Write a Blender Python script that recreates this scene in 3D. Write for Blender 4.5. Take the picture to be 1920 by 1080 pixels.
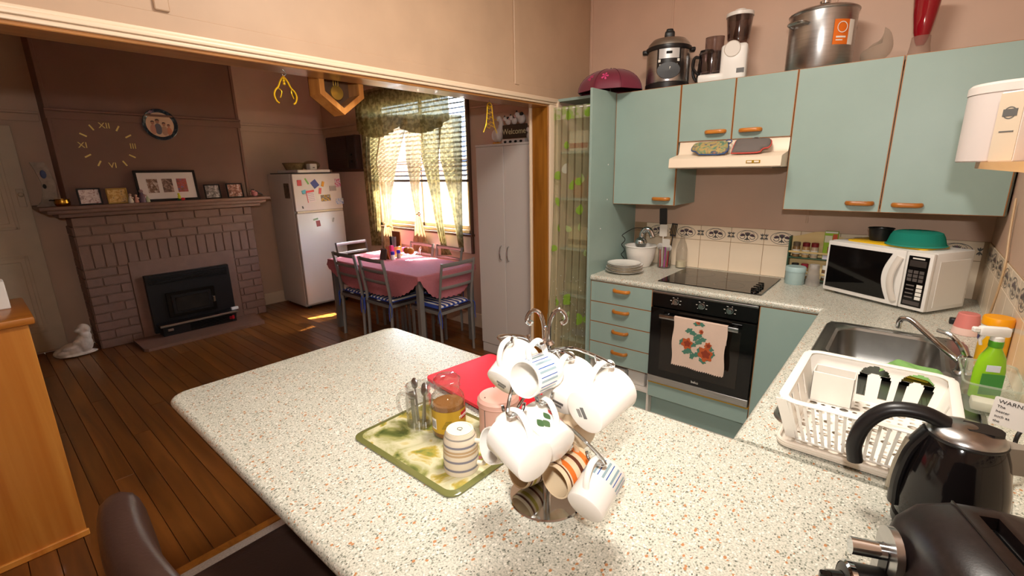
import bpy, bmesh, math, random
from mathutils import Vector, Matrix
random.seed(7)
PI = math.pi
for o in list(bpy.data.objects): bpy.data.objects.remove(o)
scene = bpy.context.scene
C = scene.collection
# ------------------------------------------------------------------ camera
CAM = Vector((2.0217, -3.3079, 1.5907)); YAW, PIT, ROL, FPX = 40.6765, -14.1327, -1.1177, 871.212
def cam_axes():
    y, t, r = (math.radians(a) for a in (YAW, PIT, ROL))
    fw = Vector((-math.sin(y)*math.cos(t), math.cos(y)*math.cos(t), math.sin(t)))
    rt = fw.cross(Vector((0, 0, 1))).normalized(); up = rt.cross(fw)
    return math.cos(r)*rt + math.sin(r)*up, -math.sin(r)*rt + math.cos(r)*up, fw
RT, UP, FW = cam_axes()
cd = bpy.data.cameras.new('camera'); cam = bpy.data.objects.new('camera', cd); C.objects.link(cam)
cd.sensor_width = 36; cd.lens = FPX/1920*36; cd.clip_start = .02
m = Matrix((RT, UP, -FW)).transposed().to_4x4(); m.translation = CAM; cam.matrix_world = m
scene.camera = cam
def ray(u, v): return RT*((u-960)/FPX) + UP*((540-v)/FPX) + FW
def at(u, v, X=None, Y=None, Z=None):           # photo pixel -> point on a known plane
    d = ray(u, v)
    if X is not None: t = (X-CAM.x)/d.x
    elif Y is not None: t = (Y-CAM.y)/d.y
    else: t = (Z-CAM.z)/d.z
    return CAM + d*t
def deep(u, v, k): return CAM + ray(u, v)*k      # photo pixel at a given depth in metres
# ------------------------------------------------------------------ world, sun, exposure
scene.view_settings.view_transform = 'Standard'; scene.view_settings.look = 'None'
scene.view_settings.exposure = -0.08; scene.view_settings.gamma = 1.0; scene.view_settings.use_curve_mapping = False
w = bpy.data.worlds.new('sky'); scene.world = w; w.use_nodes = True
nt = w.node_tree; bg = nt.nodes['Background']
sky = nt.nodes.new('ShaderNodeTexSky'); sky.sky_type = 'NISHITA'; sky.sun_disc = False
sky.sun_elevation = math.radians(56); sky.sun_rotation = math.radians(30); sky.air_density = 1.2; sky.dust_density = 2.0
nt.links.new(sky.outputs[0], bg.inputs[0]); bg.inputs[1].default_value = 4.2
def lamp(name, kind, loc, power, color=(1, 1, 1), size=.1, target=None, **kw):
    l = bpy.data.lights.new(name, kind); l.energy = power; l.color = color
    o = bpy.data.objects.new(name, l); C.objects.link(o); o.location = loc
    if kind == 'AREA': l.size = size
    elif kind in ('POINT', 'SPOT'): l.shadow_soft_size = size
    for k, v in kw.items(): setattr(l, k, v)
    if target is not None: o.rotation_euler = (Vector(target)-Vector(loc)).to_track_quat('-Z', 'Y').to_euler()
    return o
WARM = (1.0, .80, .60)
# daylight through the dining window; the photographer's flash just above the camera (the hard shadow edge of the beam on the dining walls); the kitchen's ceiling lamp
lamp('sun_offscreen', 'SUN', (-1, 3, 6), 110, (1, .93, .82), target=(-1-.35, 3-1, 6-1.55), angle=.009)
lamp('camera_flash_offscreen', 'SPOT', (2.04, -3.36, 1.85), 80, (1, .96, .9), size=.03, target=(2.04-.652, -3.36+.758, 1.85), spot_size=math.radians(128), spot_blend=.6)
lamp('kitchen_ceiling_light_offscreen', 'AREA', (1.35, -2.0, 2.92), 54, (1, .93, .83), size=.6)
# ------------------------------------------------------------------ mesh helpers
class B:
    def __init__(s): s.bm = bmesh.new(); s.mi = 0
    def _f(s, vs):
        try: f = s.bm.faces.new(vs)
        except ValueError: return None
        f.material_index = s.mi; return f
    def bb(s, x0, x1, y0, y1, z0, z1, bev=0, seg=2, M=None):
        vs = [s.bm.verts.new((x, y, z)) for z in (z0, z1) for y in (y0, y1) for x in (x0, x1)]
        fs = [s._f([vs[i] for i in q]) for q in ((0,2,3,1), (4,5,7,6), (0,1,5,4), (2,6,7,3), (0,4,6,2), (1,3,7,5))]
        if M is not None: bmesh.ops.transform(s.bm, matrix=M, verts=vs)
        if bev:
            es = list({e for f in fs for e in f.edges})
            r = bmesh.ops.bevel(s.bm, geom=es, offset=bev, segments=seg, affect='EDGES', profile=.5)
            for f in r['faces']: f.material_index = s.mi
        return s
    def box(s, c, size, bev=0, M=None, seg=2):
        h = [a/2 for a in size]
        return s.bb(c[0]-h[0], c[0]+h[0], c[1]-h[1], c[1]+h[1], c[2]-h[2], c[2]+h[2], bev, seg, M)
    def ring(s, c, ax, bx, n): return [s.bm.verts.new(c + ax*math.cos(2*PI*i/n) + bx*math.sin(2*PI*i/n)) for i in range(n)]
    def skin(s, r0, r1):
        n = len(r0)
        for i in range(n): s._f([r0[i], r0[(i+1) % n], r1[(i+1) % n], r1[i]])
    def lathe(s, prof, n=24, M=None, cap0=True, cap1=True):      # prof [(r, z)] bottom to top (or any order)
        rs = []; X = Vector((1,0,0)); Y = Vector((0,1,0)); al = []
        for r, z in prof:
            q = s.ring(Vector((0,0,z)), X*max(r, 1e-5), Y*max(r, 1e-5), n); rs.append(q); al += q
        for a, b in zip(rs, rs[1:]): s.skin(a, b)
        if cap0: s._f(rs[0][::-1])
        if cap1: s._f(rs[-1])
        if M is not None: bmesh.ops.transform(s.bm, matrix=M, verts=al)
        return s
    def cyl(s, p0, p1, r0, r1=None, n=14):
        p0 = Vector(p0); p1 = Vector(p1); d = p1-p0
        M = Matrix.Translation(p0) @ d.to_track_quat('Z', 'Y').to_matrix().to_4x4()
        return s.lathe([(r0, 0), (r0 if r1 is None else r1, d.length)], n, M)
    def tube(s, pts, r, n=8, closed=False, flat=None):
        pts = [Vector(p) for p in pts]; k = len(pts); rr = r if isinstance(r, (list, tuple)) else [r]*k
        tang = []
        for i in range(k):
            a = pts[(i-1) % k] if (closed or i) else pts[0]; b = pts[(i+1) % k] if (closed or i < k-1) else pts[-1]
            tang.append((b-a).normalized())
        nrm = tang[0].orthogonal().normalized() if flat is None else Vector(flat)
        rs = []
        for i in range(k):
            nrm = (nrm - tang[i]*nrm.dot(tang[i]))
            nrm = nrm.normalized() if nrm.length > 1e-6 else tang[i].orthogonal().normalized()
            b = tang[i].cross(nrm)
            q = rr[i] if isinstance(rr[i], (list, tuple)) else (rr[i], rr[i])
            rs.append(s.ring(pts[i], nrm*q[0], b*q[1], n))
        for a, b in zip(rs, rs[1:]): s.skin(a, b)
        if closed: s.skin(rs[-1], rs[0])
        else: s._f(rs[0][::-1]); s._f(rs[-1])
        return s
    def prism(s, outline, h0, h1, M=None):                       # outline (x, y) extruded in z
        lo = [s.bm.verts.new((x, y, h0)) for x, y in outline]; hi = [s.bm.verts.new((x, y, h1)) for x, y in outline]
        s._f(lo[::-1]); s._f(hi); s.skin(lo, hi)
        if M is not None: bmesh.ops.transform(s.bm, matrix=M, verts=lo+hi)
        return s
    def grid(s, fn, nu, nv, wrap=False):
        vs = [[s.bm.verts.new(fn(i/nu, j/nv)) for i in range(nu if wrap else nu+1)] for j in range(nv+1)]
        for j in range(nv):
            for i in range(nu):
                k = (i+1) % nu if wrap else i+1
                s._f([vs[j][i], vs[j][k], vs[j+1][k], vs[j+1][i]])
        return s
    def ball(s, c, r, n=14, M=None):
        r = (r, r, r) if not isinstance(r, (tuple, list)) else r
        mm = Matrix.Translation(Vector(c)) @ (M if M is not None else Matrix()) @ Matrix.Diagonal((*r, 1))
        g = bmesh.ops.create_uvsphere(s.bm, u_segments=n, v_segments=max(6, n*2//3), radius=1, matrix=mm)
        for f in {f for v in g['verts'] for f in v.link_faces}: f.material_index = s.mi
        return s
    def rect_hole(s, x0, x1, z0, z1, hx0, hx1, hz0, hz1, y0, y1):  # wall slab in xz with a hole
        for a in ((x0, hx0, z0, z1), (hx1, x1, z0, z1), (hx0, hx1, z0, hz0), (hx0, hx1, hz1, z1)):
            if a[1]-a[0] > 1e-4 and a[3]-a[2] > 1e-4: s.bb(a[0], a[1], y0, y1, a[2], a[3])
        return s
def arc(c, r, a0, a1, n, plane='xz', r2=None):
    out = []; r2 = r if r2 is None else r2
    for i in range(n+1):
        a = a0+(a1-a0)*i/n; p = (r*math.cos(a), r2*math.sin(a))
        out.append(Vector(c) + (Vector((p[0], 0, p[1])) if plane == 'xz' else Vector((p[0], p[1], 0)) if plane == 'xy' else Vector((0, p[0], p[1]))))
    return out
def rrect(x0, x1, y0, y1, r, n=5):
    out = []
    for cx, cy, a in ((x1-r, y1-r, 0), (x0+r, y1-r, 90), (x0+r, y0+r, 180), (x1-r, y0+r, 270)):
        for i in range(n+1):
            t = math.radians(a+90*i/n); out.append((cx+r*math.cos(t), cy+r*math.sin(t)))
    return out
def smooth_path(pts, k=6):                                       # catmull-rom
    p = [Vector(q) for q in pts]; p = [2*p[0]-p[1]] + p + [2*p[-1]-p[-2]]; out = []
    for i in range(1, len(p)-2):
        for j in range(k):
            t = j/k; a, b, c, d = p[i-1], p[i], p[i+1], p[i+2]
            out.append(.5*((2*b) + (c-a)*t + (2*a-5*b+4*c-d)*t*t + (3*b-a-3*c+d)*t**3))
    out.append(p[-2]); return out
def obj(name, b, mats, parent=None, w=False, smooth=35, loc=None):
    me = bpy.data.meshes.new(name); bm = b.bm if isinstance(b, B) else b
    if w and parent is not None:
        M = parent.matrix_basis.copy(); q = parent.parent
        while q is not None: M = q.matrix_basis @ M; q = q.parent
        bmesh.ops.transform(bm, matrix=M.inverted(), verts=bm.verts[:])
    bmesh.ops.recalc_face_normals(bm, faces=bm.faces[:])
    bm.to_mesh(me); bm.free()
    for x in (mats if isinstance(mats, (list, tuple)) else [mats]): me.materials.append(x)
    if smooth:
        for p in me.polygons: p.use_smooth = True
        me.set_sharp_from_angle(angle=math.radians(smooth))
    o = bpy.data.objects.new(name, me); C.objects.link(o); o.parent = parent
    if loc is not None: o.location = loc
    return o
def inst(name, me, parent=None, loc=(0,0,0), rot=None, scale=None):
    o = bpy.data.objects.new(name, me); C.objects.link(o); o.parent = parent; o.location = loc
    if rot is not None: o.rotation_euler = rot
    if scale is not None: o.scale = scale
    return o
def tag(o, label, cat, group=None):
    o['label'] = label; o['category'] = cat
    if group: o['group'] = group
    return o
def thing(name, label, cat, loc=(0,0,0), rotz=0, group=None):
    o = bpy.data.objects.new(name, None); C.objects.link(o); o.location = loc; o.rotation_euler = (0,0,rotz); o.empty_display_size = .05
    o.matrix_basis = Matrix.Translation(Vector(loc)) @ Matrix.Rotation(rotz, 4, 'Z')
    return tag(o, label, cat, group)
def copy_tree(o, parent=None):
    c = o.copy(); C.objects.link(c); c.parent = parent
    for ch in list(o.children): copy_tree(ch, c)
    return c
def struct(name, b, mt, parent=None, smooth=35):
    o = obj(name, b, mt, parent, smooth=smooth)
    if parent is None: o['kind'] = 'structure'
    return o
def text(name, body, size, mt, parent, M, depth=.0006, align='CENTER', sx=1):
    cu = bpy.data.curves.new(name, 'FONT'); cu.body = body; cu.size = size; cu.extrude = depth; cu.align_x = align; cu.align_y = 'CENTER'
    t = bpy.data.objects.new(name, cu); C.objects.link(t)
    dg = bpy.context.evaluated_depsgraph_get(); me = bpy.data.meshes.new_from_object(t.evaluated_get(dg))
    bpy.data.objects.remove(t); me.transform(M @ Matrix.Diagonal((sx, 1, 1, 1))); me.materials.clear(); me.materials.append(mt)
    o = bpy.data.objects.new(name, me); C.objects.link(o); o.parent = parent; return o
def facing(n, up=(0,0,1), loc=(0,0,0)):                          # matrix whose local z = n, local y = up
    z = Vector(n).normalized(); x = Vector(up).cross(z).normalized(); y = z.cross(x)
    M = Matrix((x, y, z)).transposed().to_4x4(); M.translation = Vector(loc); return M
def cut(b, cutters):                               # boolean difference, returns bmesh
    def mk(x):
        me = bpy.data.meshes.new('tmp'); bmesh.ops.recalc_face_normals(x.bm, faces=x.bm.faces[:]); x.bm.to_mesh(me); x.bm.free(); o = bpy.data.objects.new('tmp', me); C.objects.link(o); return o
    a = mk(b); cs = [mk(c) for c in cutters]
    for c in cs:
        md = a.modifiers.new('b', 'BOOLEAN'); md.operation = 'DIFFERENCE'; md.object = c; md.solver = 'EXACT'
    dg = bpy.context.evaluated_depsgraph_get(); me = bpy.data.meshes.new_from_object(a.evaluated_get(dg))
    for o in [a]+cs: bpy.data.objects.remove(o)
    r = B(); r.bm.from_mesh(me); return r
# ------------------------------------------------------------------ materials
def lin(h):
    if isinstance(h, str): c = [int(h[i:i+2], 16)/255 for i in (0, 2, 4)]
    else: c = [v/255 for v in h]
    return tuple(v/12.92 if v <= .04045 else ((v+.055)/1.055)**2.4 for v in c) + (1,)
class N:
    def __init__(s, mt): s.t = mt.node_tree; s.p = s.t.nodes['Principled BSDF']
    def a(s, ty, **kw):
        n = s.t.nodes.new('ShaderNode'+ty)
        for k, v in kw.items(): setattr(n, k, v)
        return n
    def l(s, a, b): s.t.links.new(a, b)
def mat(name, col, rough=.5, metal=0, var=0, scale=8, bump=0, bscale=60, stretch=None, spec=.5, coat=0, alpha=1, trans=0, ior=1.45, emis=None, estr=1, sub=0, sheen=0, col2=None):
    mt = bpy.data.materials.new(name); mt.use_nodes = True; n = N(mt); p = n.p
    c = lin(col); p.inputs['Base Color'].default_value = c
    p.inputs['Roughness'].default_value = rough; p.inputs['Metallic'].default_value = metal
    p.inputs['Specular IOR Level'].default_value = spec; p.inputs['Coat Weight'].default_value = coat
    p.inputs['Alpha'].default_value = alpha; p.inputs['Transmission Weight'].default_value = trans; p.inputs['IOR'].default_value = ior
    p.inputs['Subsurface Weight'].default_value = sub
    if sheen: p.inputs['Sheen Weight'].default_value = sheen
    if emis: p.inputs['Emission Color'].default_value = lin(emis); p.inputs['Emission Strength'].default_value = estr
    tc = n.a('TexCoord'); src = tc.outputs['Object']
    if stretch:
        mp = n.a('Mapping'); mp.inputs['Scale'].default_value = stretch; n.l(src, mp.inputs[0]); src = mp.outputs[0]
    if var:
        no = n.a('TexNoise'); no.inputs['Scale'].default_value = scale; no.inputs['Detail'].default_value = 5; n.l(src, no.inputs['Vector'])
        rp = n.a('ValToRGB'); e = rp.color_ramp.elements; e[0].position = .3; e[1].position = .7
        k1 = tuple(max(0, v*(1-var)) for v in c[:3]) + (1,)
        k2 = lin(col2) if col2 else tuple(min(1, v*(1+var)) for v in c[:3]) + (1,)
        e[0].color = k1; e[1].color = k2
        n.l(no.outputs['Fac'], rp.inputs[0]); n.l(rp.outputs[0], p.inputs['Base Color'])
    if bump:
        nb = n.a('TexNoise'); nb.inputs['Scale'].default_value = bscale; nb.inputs['Detail'].default_value = 4; n.l(src, nb.inputs['Vector'])
        bu = n.a('Bump'); bu.inputs['Strength'].default_value = bump; bu.inputs['Distance'].default_value = .004
        n.l(nb.outputs['Fac'], bu.inputs['Height']); n.l(bu.outputs[0], p.inputs['Normal'])
    return mt
def wood(name, c1, c2, axis='X', rough=.35, scale=14, coat=0, bump=.05, spec=.5):
    mt = bpy.data.materials.new(name); mt.use_nodes = True; n = N(mt)
    tc = n.a('TexCoord'); mp = n.a('Mapping'); s = {'X': (.07, 1, 1), 'Y': (1, .07, 1), 'Z': (1, 1, .07)}[axis]
    mp.inputs['Scale'].default_value = s; n.l(tc.outputs['Object'], mp.inputs[0])
    oi = n.a('ObjectInfo'); ad = n.a('VectorMath', operation='ADD'); sc = n.a('VectorMath', operation='SCALE')
    cb = n.a('CombineXYZ'); n.l(oi.outputs['Random'], cb.inputs[0]); n.l(oi.outputs['Random'], cb.inputs[1]); n.l(cb.outputs[0], sc.inputs[0]); sc.inputs['Scale'].default_value = 13
    n.l(mp.outputs[0], ad.inputs[0]); n.l(sc.outputs[0], ad.inputs[1])
    no = n.a('TexNoise'); no.inputs['Scale'].default_value = scale; no.inputs['Detail'].default_value = 7; no.inputs['Distortion'].default_value = 1.2
    n.l(ad.outputs[0], no.inputs['Vector'])
    rp = n.a('ValToRGB'); e = rp.color_ramp.elements; e[0].position = .28; e[1].position = .72; e[0].color = lin(c1); e[1].color = lin(c2)
    n.l(no.outputs['Fac'], rp.inputs[0])
    hs = n.a('HueSaturation'); mr = n.a('MapRange'); mr.inputs['To Min'].default_value = .8; mr.inputs['To Max'].default_value = 1.15
    n.l(oi.outputs['Random'], mr.inputs[0]); n.l(mr.outputs[0], hs.inputs['Value']); n.l(rp.outputs[0], hs.inputs['Color'])
    n.l(hs.outputs[0], n.p.inputs['Base Color']); n.p.inputs['Roughness'].default_value = rough; n.p.inputs['Coat Weight'].default_value = coat
    n.p.inputs['Specular IOR Level'].default_value = spec
    bu = n.a('Bump'); bu.inputs['Strength'].default_value = bump; bu.inputs['Distance'].default_value = .003
    n.l(no.outputs['Fac'], bu.inputs['Height']); n.l(bu.outputs[0], n.p.inputs['Normal'])
    return mt
def terrazzo(name):
    mt = bpy.data.materials.new(name); mt.use_nodes = True; n = N(mt); tc = n.a('TexCoord')
    last = None
    no = n.a('TexNoise'); no.inputs['Scale'].default_value = 260; no.inputs['Detail'].default_value = 4; n.l(tc.outputs['Object'], no.inputs['Vector'])
    rp = n.a('ValToRGB'); e = rp.color_ramp.elements; e[0].position = .36; e[0].color = lin('a3a699'); e[1].position = .54; e[1].color = lin('d2cfc2')
    n.l(no.outputs['Fac'], rp.inputs[0]); last = rp.outputs[0]
    for sc, col, thr, seed in ((250, '868a7c', .86, 0), (170, 'b98256', .945, 5), (230, 'e6e3d8', .86, 9), (300, '62645a', .95, 3)):
        mp = n.a('Mapping'); mp.inputs['Location'].default_value = (seed, seed*2, 0); mp.inputs['Scale'].default_value = (1, .75, 1); n.l(tc.outputs['Object'], mp.inputs[0])
        vo = n.a('TexVoronoi'); vo.inputs['Scale'].default_value = sc; n.l(mp.outputs[0], vo.inputs['Vector'])
        sp = n.a('SeparateColor'); n.l(vo.outputs['Color'], sp.inputs[0])
        gt = n.a('Math', operation='GREATER_THAN'); gt.inputs[1].default_value = thr; n.l(sp.outputs[0], gt.inputs[0])
        dl = n.a('Math', operation='LESS_THAN'); dl.inputs[1].default_value = .52; n.l(vo.outputs['Distance'], dl.inputs[0])
        mu = n.a('Math', operation='MULTIPLY'); n.l(gt.outputs[0], mu.inputs[0]); n.l(dl.outputs[0], mu.inputs[1])
        mx = n.a('MixRGB'); mx.inputs[2].default_value = lin(col); n.l(mu.outputs[0], mx.inputs[0]); n.l(last, mx.inputs[1]); last = mx.outputs[0]
    n.l(last, n.p.inputs['Base Color']); n.p.inputs['Roughness'].default_value = .33
    return mt
def glass(name, col='ffffff', rough=.02, tint=.97, edge=.55, base=.035):
    mt = bpy.data.materials.new(name); mt.use_nodes = True; n = N(mt)
    n.t.nodes.remove(n.p); out = n.t.nodes['Material Output']
    tr = n.a('BsdfTransparent'); c = lin(col); tr.inputs[0].default_value = tuple(v*tint for v in c[:3]) + (1,)
    gl = n.a('BsdfGlossy'); gl.inputs['Roughness'].default_value = rough
    lw = n.a('LayerWeight'); lw.inputs[0].default_value = .5; pw = n.a('Math', operation='POWER'); pw.inputs[1].default_value = 2.5; n.l(lw.outputs['Facing'], pw.inputs[0])
    mm = n.a('Math', operation='MULTIPLY_ADD'); mm.inputs[1].default_value = edge; mm.inputs[2].default_value = base; n.l(pw.outputs[0], mm.inputs[0]); mx = n.a('MixShader')
    n.l(mm.outputs[0], mx.inputs[0]); n.l(tr.outputs[0], mx.inputs[1]); n.l(gl.outputs[0], mx.inputs[2]); n.l(mx.outputs[0], out.inputs[0])
    return mt
def sheer(name, col, op=.45, col2=None):
    mt = bpy.data.materials.new(name); mt.use_nodes = True; n = N(mt); n.t.nodes.remove(n.p); out = n.t.nodes['Material Output']
    tr = n.a('BsdfTransparent'); df = n.a('BsdfDiffuse'); df.inputs[0].default_value = lin(col); tl = n.a('BsdfTranslucent'); tl.inputs[0].default_value = lin(col)
    m1 = n.a('MixShader'); m1.inputs[0].default_value = .4; n.l(df.outputs[0], m1.inputs[1]); n.l(tl.outputs[0], m1.inputs[2])
    m2 = n.a('MixShader'); m2.inputs[0].default_value = op; n.l(tr.outputs[0], m2.inputs[1]); n.l(m1.outputs[0], m2.inputs[2]); n.l(m2.outputs[0], out.inputs[0])
    if col2:
        tc = n.a('TexCoord'); no = n.a('TexNoise'); no.inputs['Scale'].default_value = 26; no.inputs['Detail'].default_value = 3; n.l(tc.outputs['Object'], no.inputs['Vector'])
        rp = n.a('ValToRGB'); e = rp.color_ramp.elements; e[0].position = .45; e[1].position = .56; e[0].color = lin(col); e[1].color = lin(col2)
        n.l(no.outputs['Fac'], rp.inputs[0]); n.l(rp.outputs[0], df.inputs[0]); n.l(rp.outputs[0], tl.inputs[0])
    return mt
def dapple(name, cols, scale=20, rough=.5, spec=.5):              # painterly patches
    mt = bpy.data.materials.new(name); mt.use_nodes = True; n = N(mt); tc = n.a('TexCoord')
    no = n.a('TexNoise'); no.inputs['Scale'].default_value = scale; no.inputs['Detail'].default_value = 4; no.inputs['Distortion'].default_value = .6; n.l(tc.outputs['Object'], no.inputs['Vector'])
    rp = n.a('ValToRGB'); e = rp.color_ramp.elements; k = len(cols)
    while len(e) < k: e.new(.5)
    for i, c in enumerate(cols): e[i].position = .28+.44*i/(k-1); e[i].color = lin(c)
    n.l(no.outputs['Fac'], rp.inputs[0]); n.l(rp.outputs[0], n.p.inputs['Base Color']); n.p.inputs['Roughness'].default_value = rough; n.p.inputs['Specular IOR Level'].default_value = spec
    return mt
def stripes(name, c1, c2, period, axis=0, duty=.5, rough=.8):
    mt = bpy.data.materials.new(name); mt.use_nodes = True; n = N(mt); tc = n.a('TexCoord'); sp = n.a('SeparateXYZ'); n.l(tc.outputs['Object'], sp.inputs[0])
    dv = n.a('Math', operation='DIVIDE'); dv.inputs[1].default_value = period; n.l(sp.outputs[axis], dv.inputs[0])
    fr = n.a('Math', operation='FRACT'); n.l(dv.outputs[0], fr.inputs[0]); gt = n.a('Math', operation='GREATER_THAN'); gt.inputs[1].default_value = duty; n.l(fr.outputs[0], gt.inputs[0])
    mx = n.a('MixRGB'); mx.inputs[1].default_value = lin(c1); mx.inputs[2].default_value = lin(c2); n.l(gt.outputs[0], mx.inputs[0]); n.l(mx.outputs[0], n.p.inputs['Base Color'])
    n.p.inputs['Roughness'].default_value = rough; return mt
M = dict(
 wall_k=mat('peach_wall_paint', 'd0ae98', .55, var=.05, scale=3, bump=.05, bscale=25),
 bulk=mat('bulkhead_paint', 'b89a7f', .5, var=.06, scale=4, bump=.06, bscale=20),
 trim=mat('cream_gloss_trim', 'e6cfb4', .35),
 wall_d=mat('dining_wall_paint', 'ccb099', .7, var=.05, scale=3, bump=.05, bscale=25),
 brown=mat('brown_wall_paint', '735344', .55, var=.05, scale=4, bump=.05, bscale=30),
 brick=mat('brown_painted_brick', '7d5d4e', .5, var=.08, scale=12, bump=.25, bscale=90),
 mortar=mat('brown_painted_mortar', '7d5d4e', .6, bump=.2, bscale=120),
 plank=wood('varnished_floor_board', '593313', '8a5422', 'X', .28, 10, coat=.15, spec=.35),
 gap=mat('bare_subfloor', '593313', .8),
 vinyl=mat('pale_vinyl_floor', 'c9c2b8', .5, var=.15, scale=120),
 ceil=mat('ceiling_paint', 'e8d8c4', .6),
 door=mat('cream_door_paint', 'cdbda4', .5, var=.04),
 jamb=wood('varnished_jamb', '8a5216', 'b8792c', 'Z', .35, 16),
 soffit=wood('varnished_soffit', '8a5a2c', 'b98048', 'Y', .3, 16, coat=.3),
 blue=mat('sage_blue_laminate', '93a8a0', .38, var=.03, scale=5, bump=.02, bscale=200),
 edge=mat('timber_edge_strip', 'a86c38', .5),
 counter=terrazzo('speckled_laminate'),
 knobwood=wood('orange_timber_handle', 'a8601c', 'c77f30', 'X', .35, 30),
 tile=mat('cream_wall_tile', 'f0dcc2', .18, var=.02, scale=6),
 grout=mat('brown_grout', 'a58a6c', .8),
 ink=mat('tile_ink_grey', '5b5a58', .3), inkp=mat('tile_ink_purple', '6f4a62', .3),
 black=mat('black_enamel', '0d0c0c', .15, spec=.5), blackp=mat('black_plastic', '171516', .35), blackg=mat('black_glass', '0a0909', .05, spec=.6),
 steel=mat('brushed_steel', 'b4b4b4', .28, 1, var=.08, scale=10, stretch=(1, 1, 12)),
 chrome=mat('chrome', 'cfd4d8', .08, 1), dsteel=mat('sink_steel', 'a3a19d', .3, 1, var=.06, scale=20),
 white=mat('white_plastic', 'e6e2dc', .35), white2=mat('off_white_plastic', 'd9d0c6', .4), cer=mat('white_ceramic', 'efebe4', .15, coat=.3),
 cream=mat('cream_plastic', 'ead7c0', .35), glass=glass('clear_glass'), jarglass=glass('jar_glass', tint=.93, edge=.8, base=.07), pane=glass('window_glass', tint=.99),
 grey=mat('grey_metal_paint', '86827e', .4, .3), laminate=mat('white_laminate', 'cfc6c0', .4),
 fridge=mat('white_enamel_fridge', 'e2dcd6', .25), fridge_side=mat('white_enamel_fridge_side', 'e2dcd6', .4),
 red=mat('red_plastic', 'd2182a', .35), leather=mat('brown_leather', '3d2a24', .35, var=.08, bump=.12, bscale=140),
 side=wood('honey_timber', 'c06c1e', 'e29c46', 'Z', .35, 9, coat=.2), sidetop=wood('honey_timber_top', '9a5216', 'c67d30', 'Y', .3, 9, coat=.2),
 pink=mat('pink_cloth', 'bb7078', .85, var=.06, scale=60, bump=.15, bscale=220),
 gold=mat('gold_foil', 'd0a93a', .3, .7), goldp=mat('yellow_gold_wire', 'e0b81c', .3, .6), label=mat('label_paper', 'e9e4da', .7),
 dark=mat('dark_cavity', '14100d', .8), paperw=mat('white_paper', 'e8e4e0', .8),
)
# ================================================================== SETTING
XW, XE, YS, ZC = -4.06, 2.345, -4.6, 2.95
def slab(name, ext, mt, parent=None, bev=0):
    b = B(); b.bb(*ext, bev); return struct(name, b, mt, parent)
# floors
fl = slab('floor', (XW, -.086, YS, 0, -.06, -.012), M['gap'])
PWD = .09; row = 0; y = 0.
def plank_mesh(L):
    b = B(); b.bb(-L/2, L/2, -PWD/2+.0012, PWD/2-.0012, -.012, 0, .0012, 1)
    o = obj('plank', b, M['plank']); me = o.data; bpy.data.objects.remove(o); return me
TOT = 3.97; cuts = [1.1, 2.5, 1.7, 3.0, .8, 2.1]; pm = {}
while y > YS+PWD/2:
    c = cuts[row % 6]
    for a, L in ((0, c), (c, TOT-c)):
        L = round(L-.0015, 4)
        if L not in pm: pm[L] = plank_mesh(L)
        inst('plank', pm[L], fl, (XW+a+L/2, y-PWD/2, 0))
    y -= PWD; row += 1
slab('floor_kitchen', (-.086, XE, YS, 0, -.06, 0), M['vinyl'])
slab('trim_1', (-.1, -.062, YS, -.53, 0, .006), M['jamb'])
slab('ceiling', (XW, XE+.12, YS, .12, ZC, ZC+.05), M['ceil'])
# walls
slab('wall_north', (-.12, XE+.12, 0, .12, 0, ZC), M['wall_k'])
WX0, WX1, WZ0, WZ1 = -2.93, -1.33, .98, 2.42
b = B(); b.rect_hole(XW-.12, -.12, 0, ZC, WX0, WX1, WZ0, WZ1, 0, .12); struct('wall_dining_north', b, M['wall_d'])
slab('wall_west', (XW-.12, XW, YS, 0, 0, ZC), M['wall_d'])
slab('wall_east', (XE, XE+.12, YS, 0, 0, ZC), M['wall_k'])
slab('wall_south', (XW-.12, XE+.12, YS-.12, YS, 0, ZC), M['wall_k'])
bulk = slab('wall_opening', (-.12, 0, YS, -.53, 2.03, ZC), M['bulk'])
slab('wall_pier', (-.12, 0, -.53, 0, 0, ZC), M['bulk'])
# lower board of the bulkhead, cover strips, architraves
b = B(); b.bb(0, .007, YS, -.43, 2.072, 2.128, .002, 1); obj('lower_board', b, M['bulk'], bulk)
for yy, z0 in ((-2.737, 2.134), (-.878, 2.118)):
    b = B(); b.bb(0, .012, yy-.022, yy+.022, z0, ZC, .003, 1); obj('cover_strip', b, M['bulk'], bulk)
b = B()
for x1, z0, z1 in ((.016, 2.03, 2.045), (.024, 2.045, 2.06), (.014, 2.06, 2.074)): b.bb(-.002, x1, YS, -.43, z0, z1, .004, 2)
struct('trim_2', b, M['trim'])
b = B(); b.bb(-.002, .016, -.532, -.452, 0, 2.03, .004, 2); b.bb(-.002, .026, -.456, -.436, 0, 2.06, .005, 2); struct('trim_3', b, M['trim'])
b = B(); b.bb(-.135, .004, YS, -.532, 2.018, 2.031, .003, 1); struct('trim_4', b, M['soffit'])
b = B(); b.bb(-.135, .004, -.545, -.53, 0, 2.019, .003, 1); struct('trim_5', b, M['jamb'])
b = B(); b.bb(-.155, -.135, -.56, -.47, 0, 2.06, .004, 1); struct('trim_6', b, M['trim'])
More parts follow.
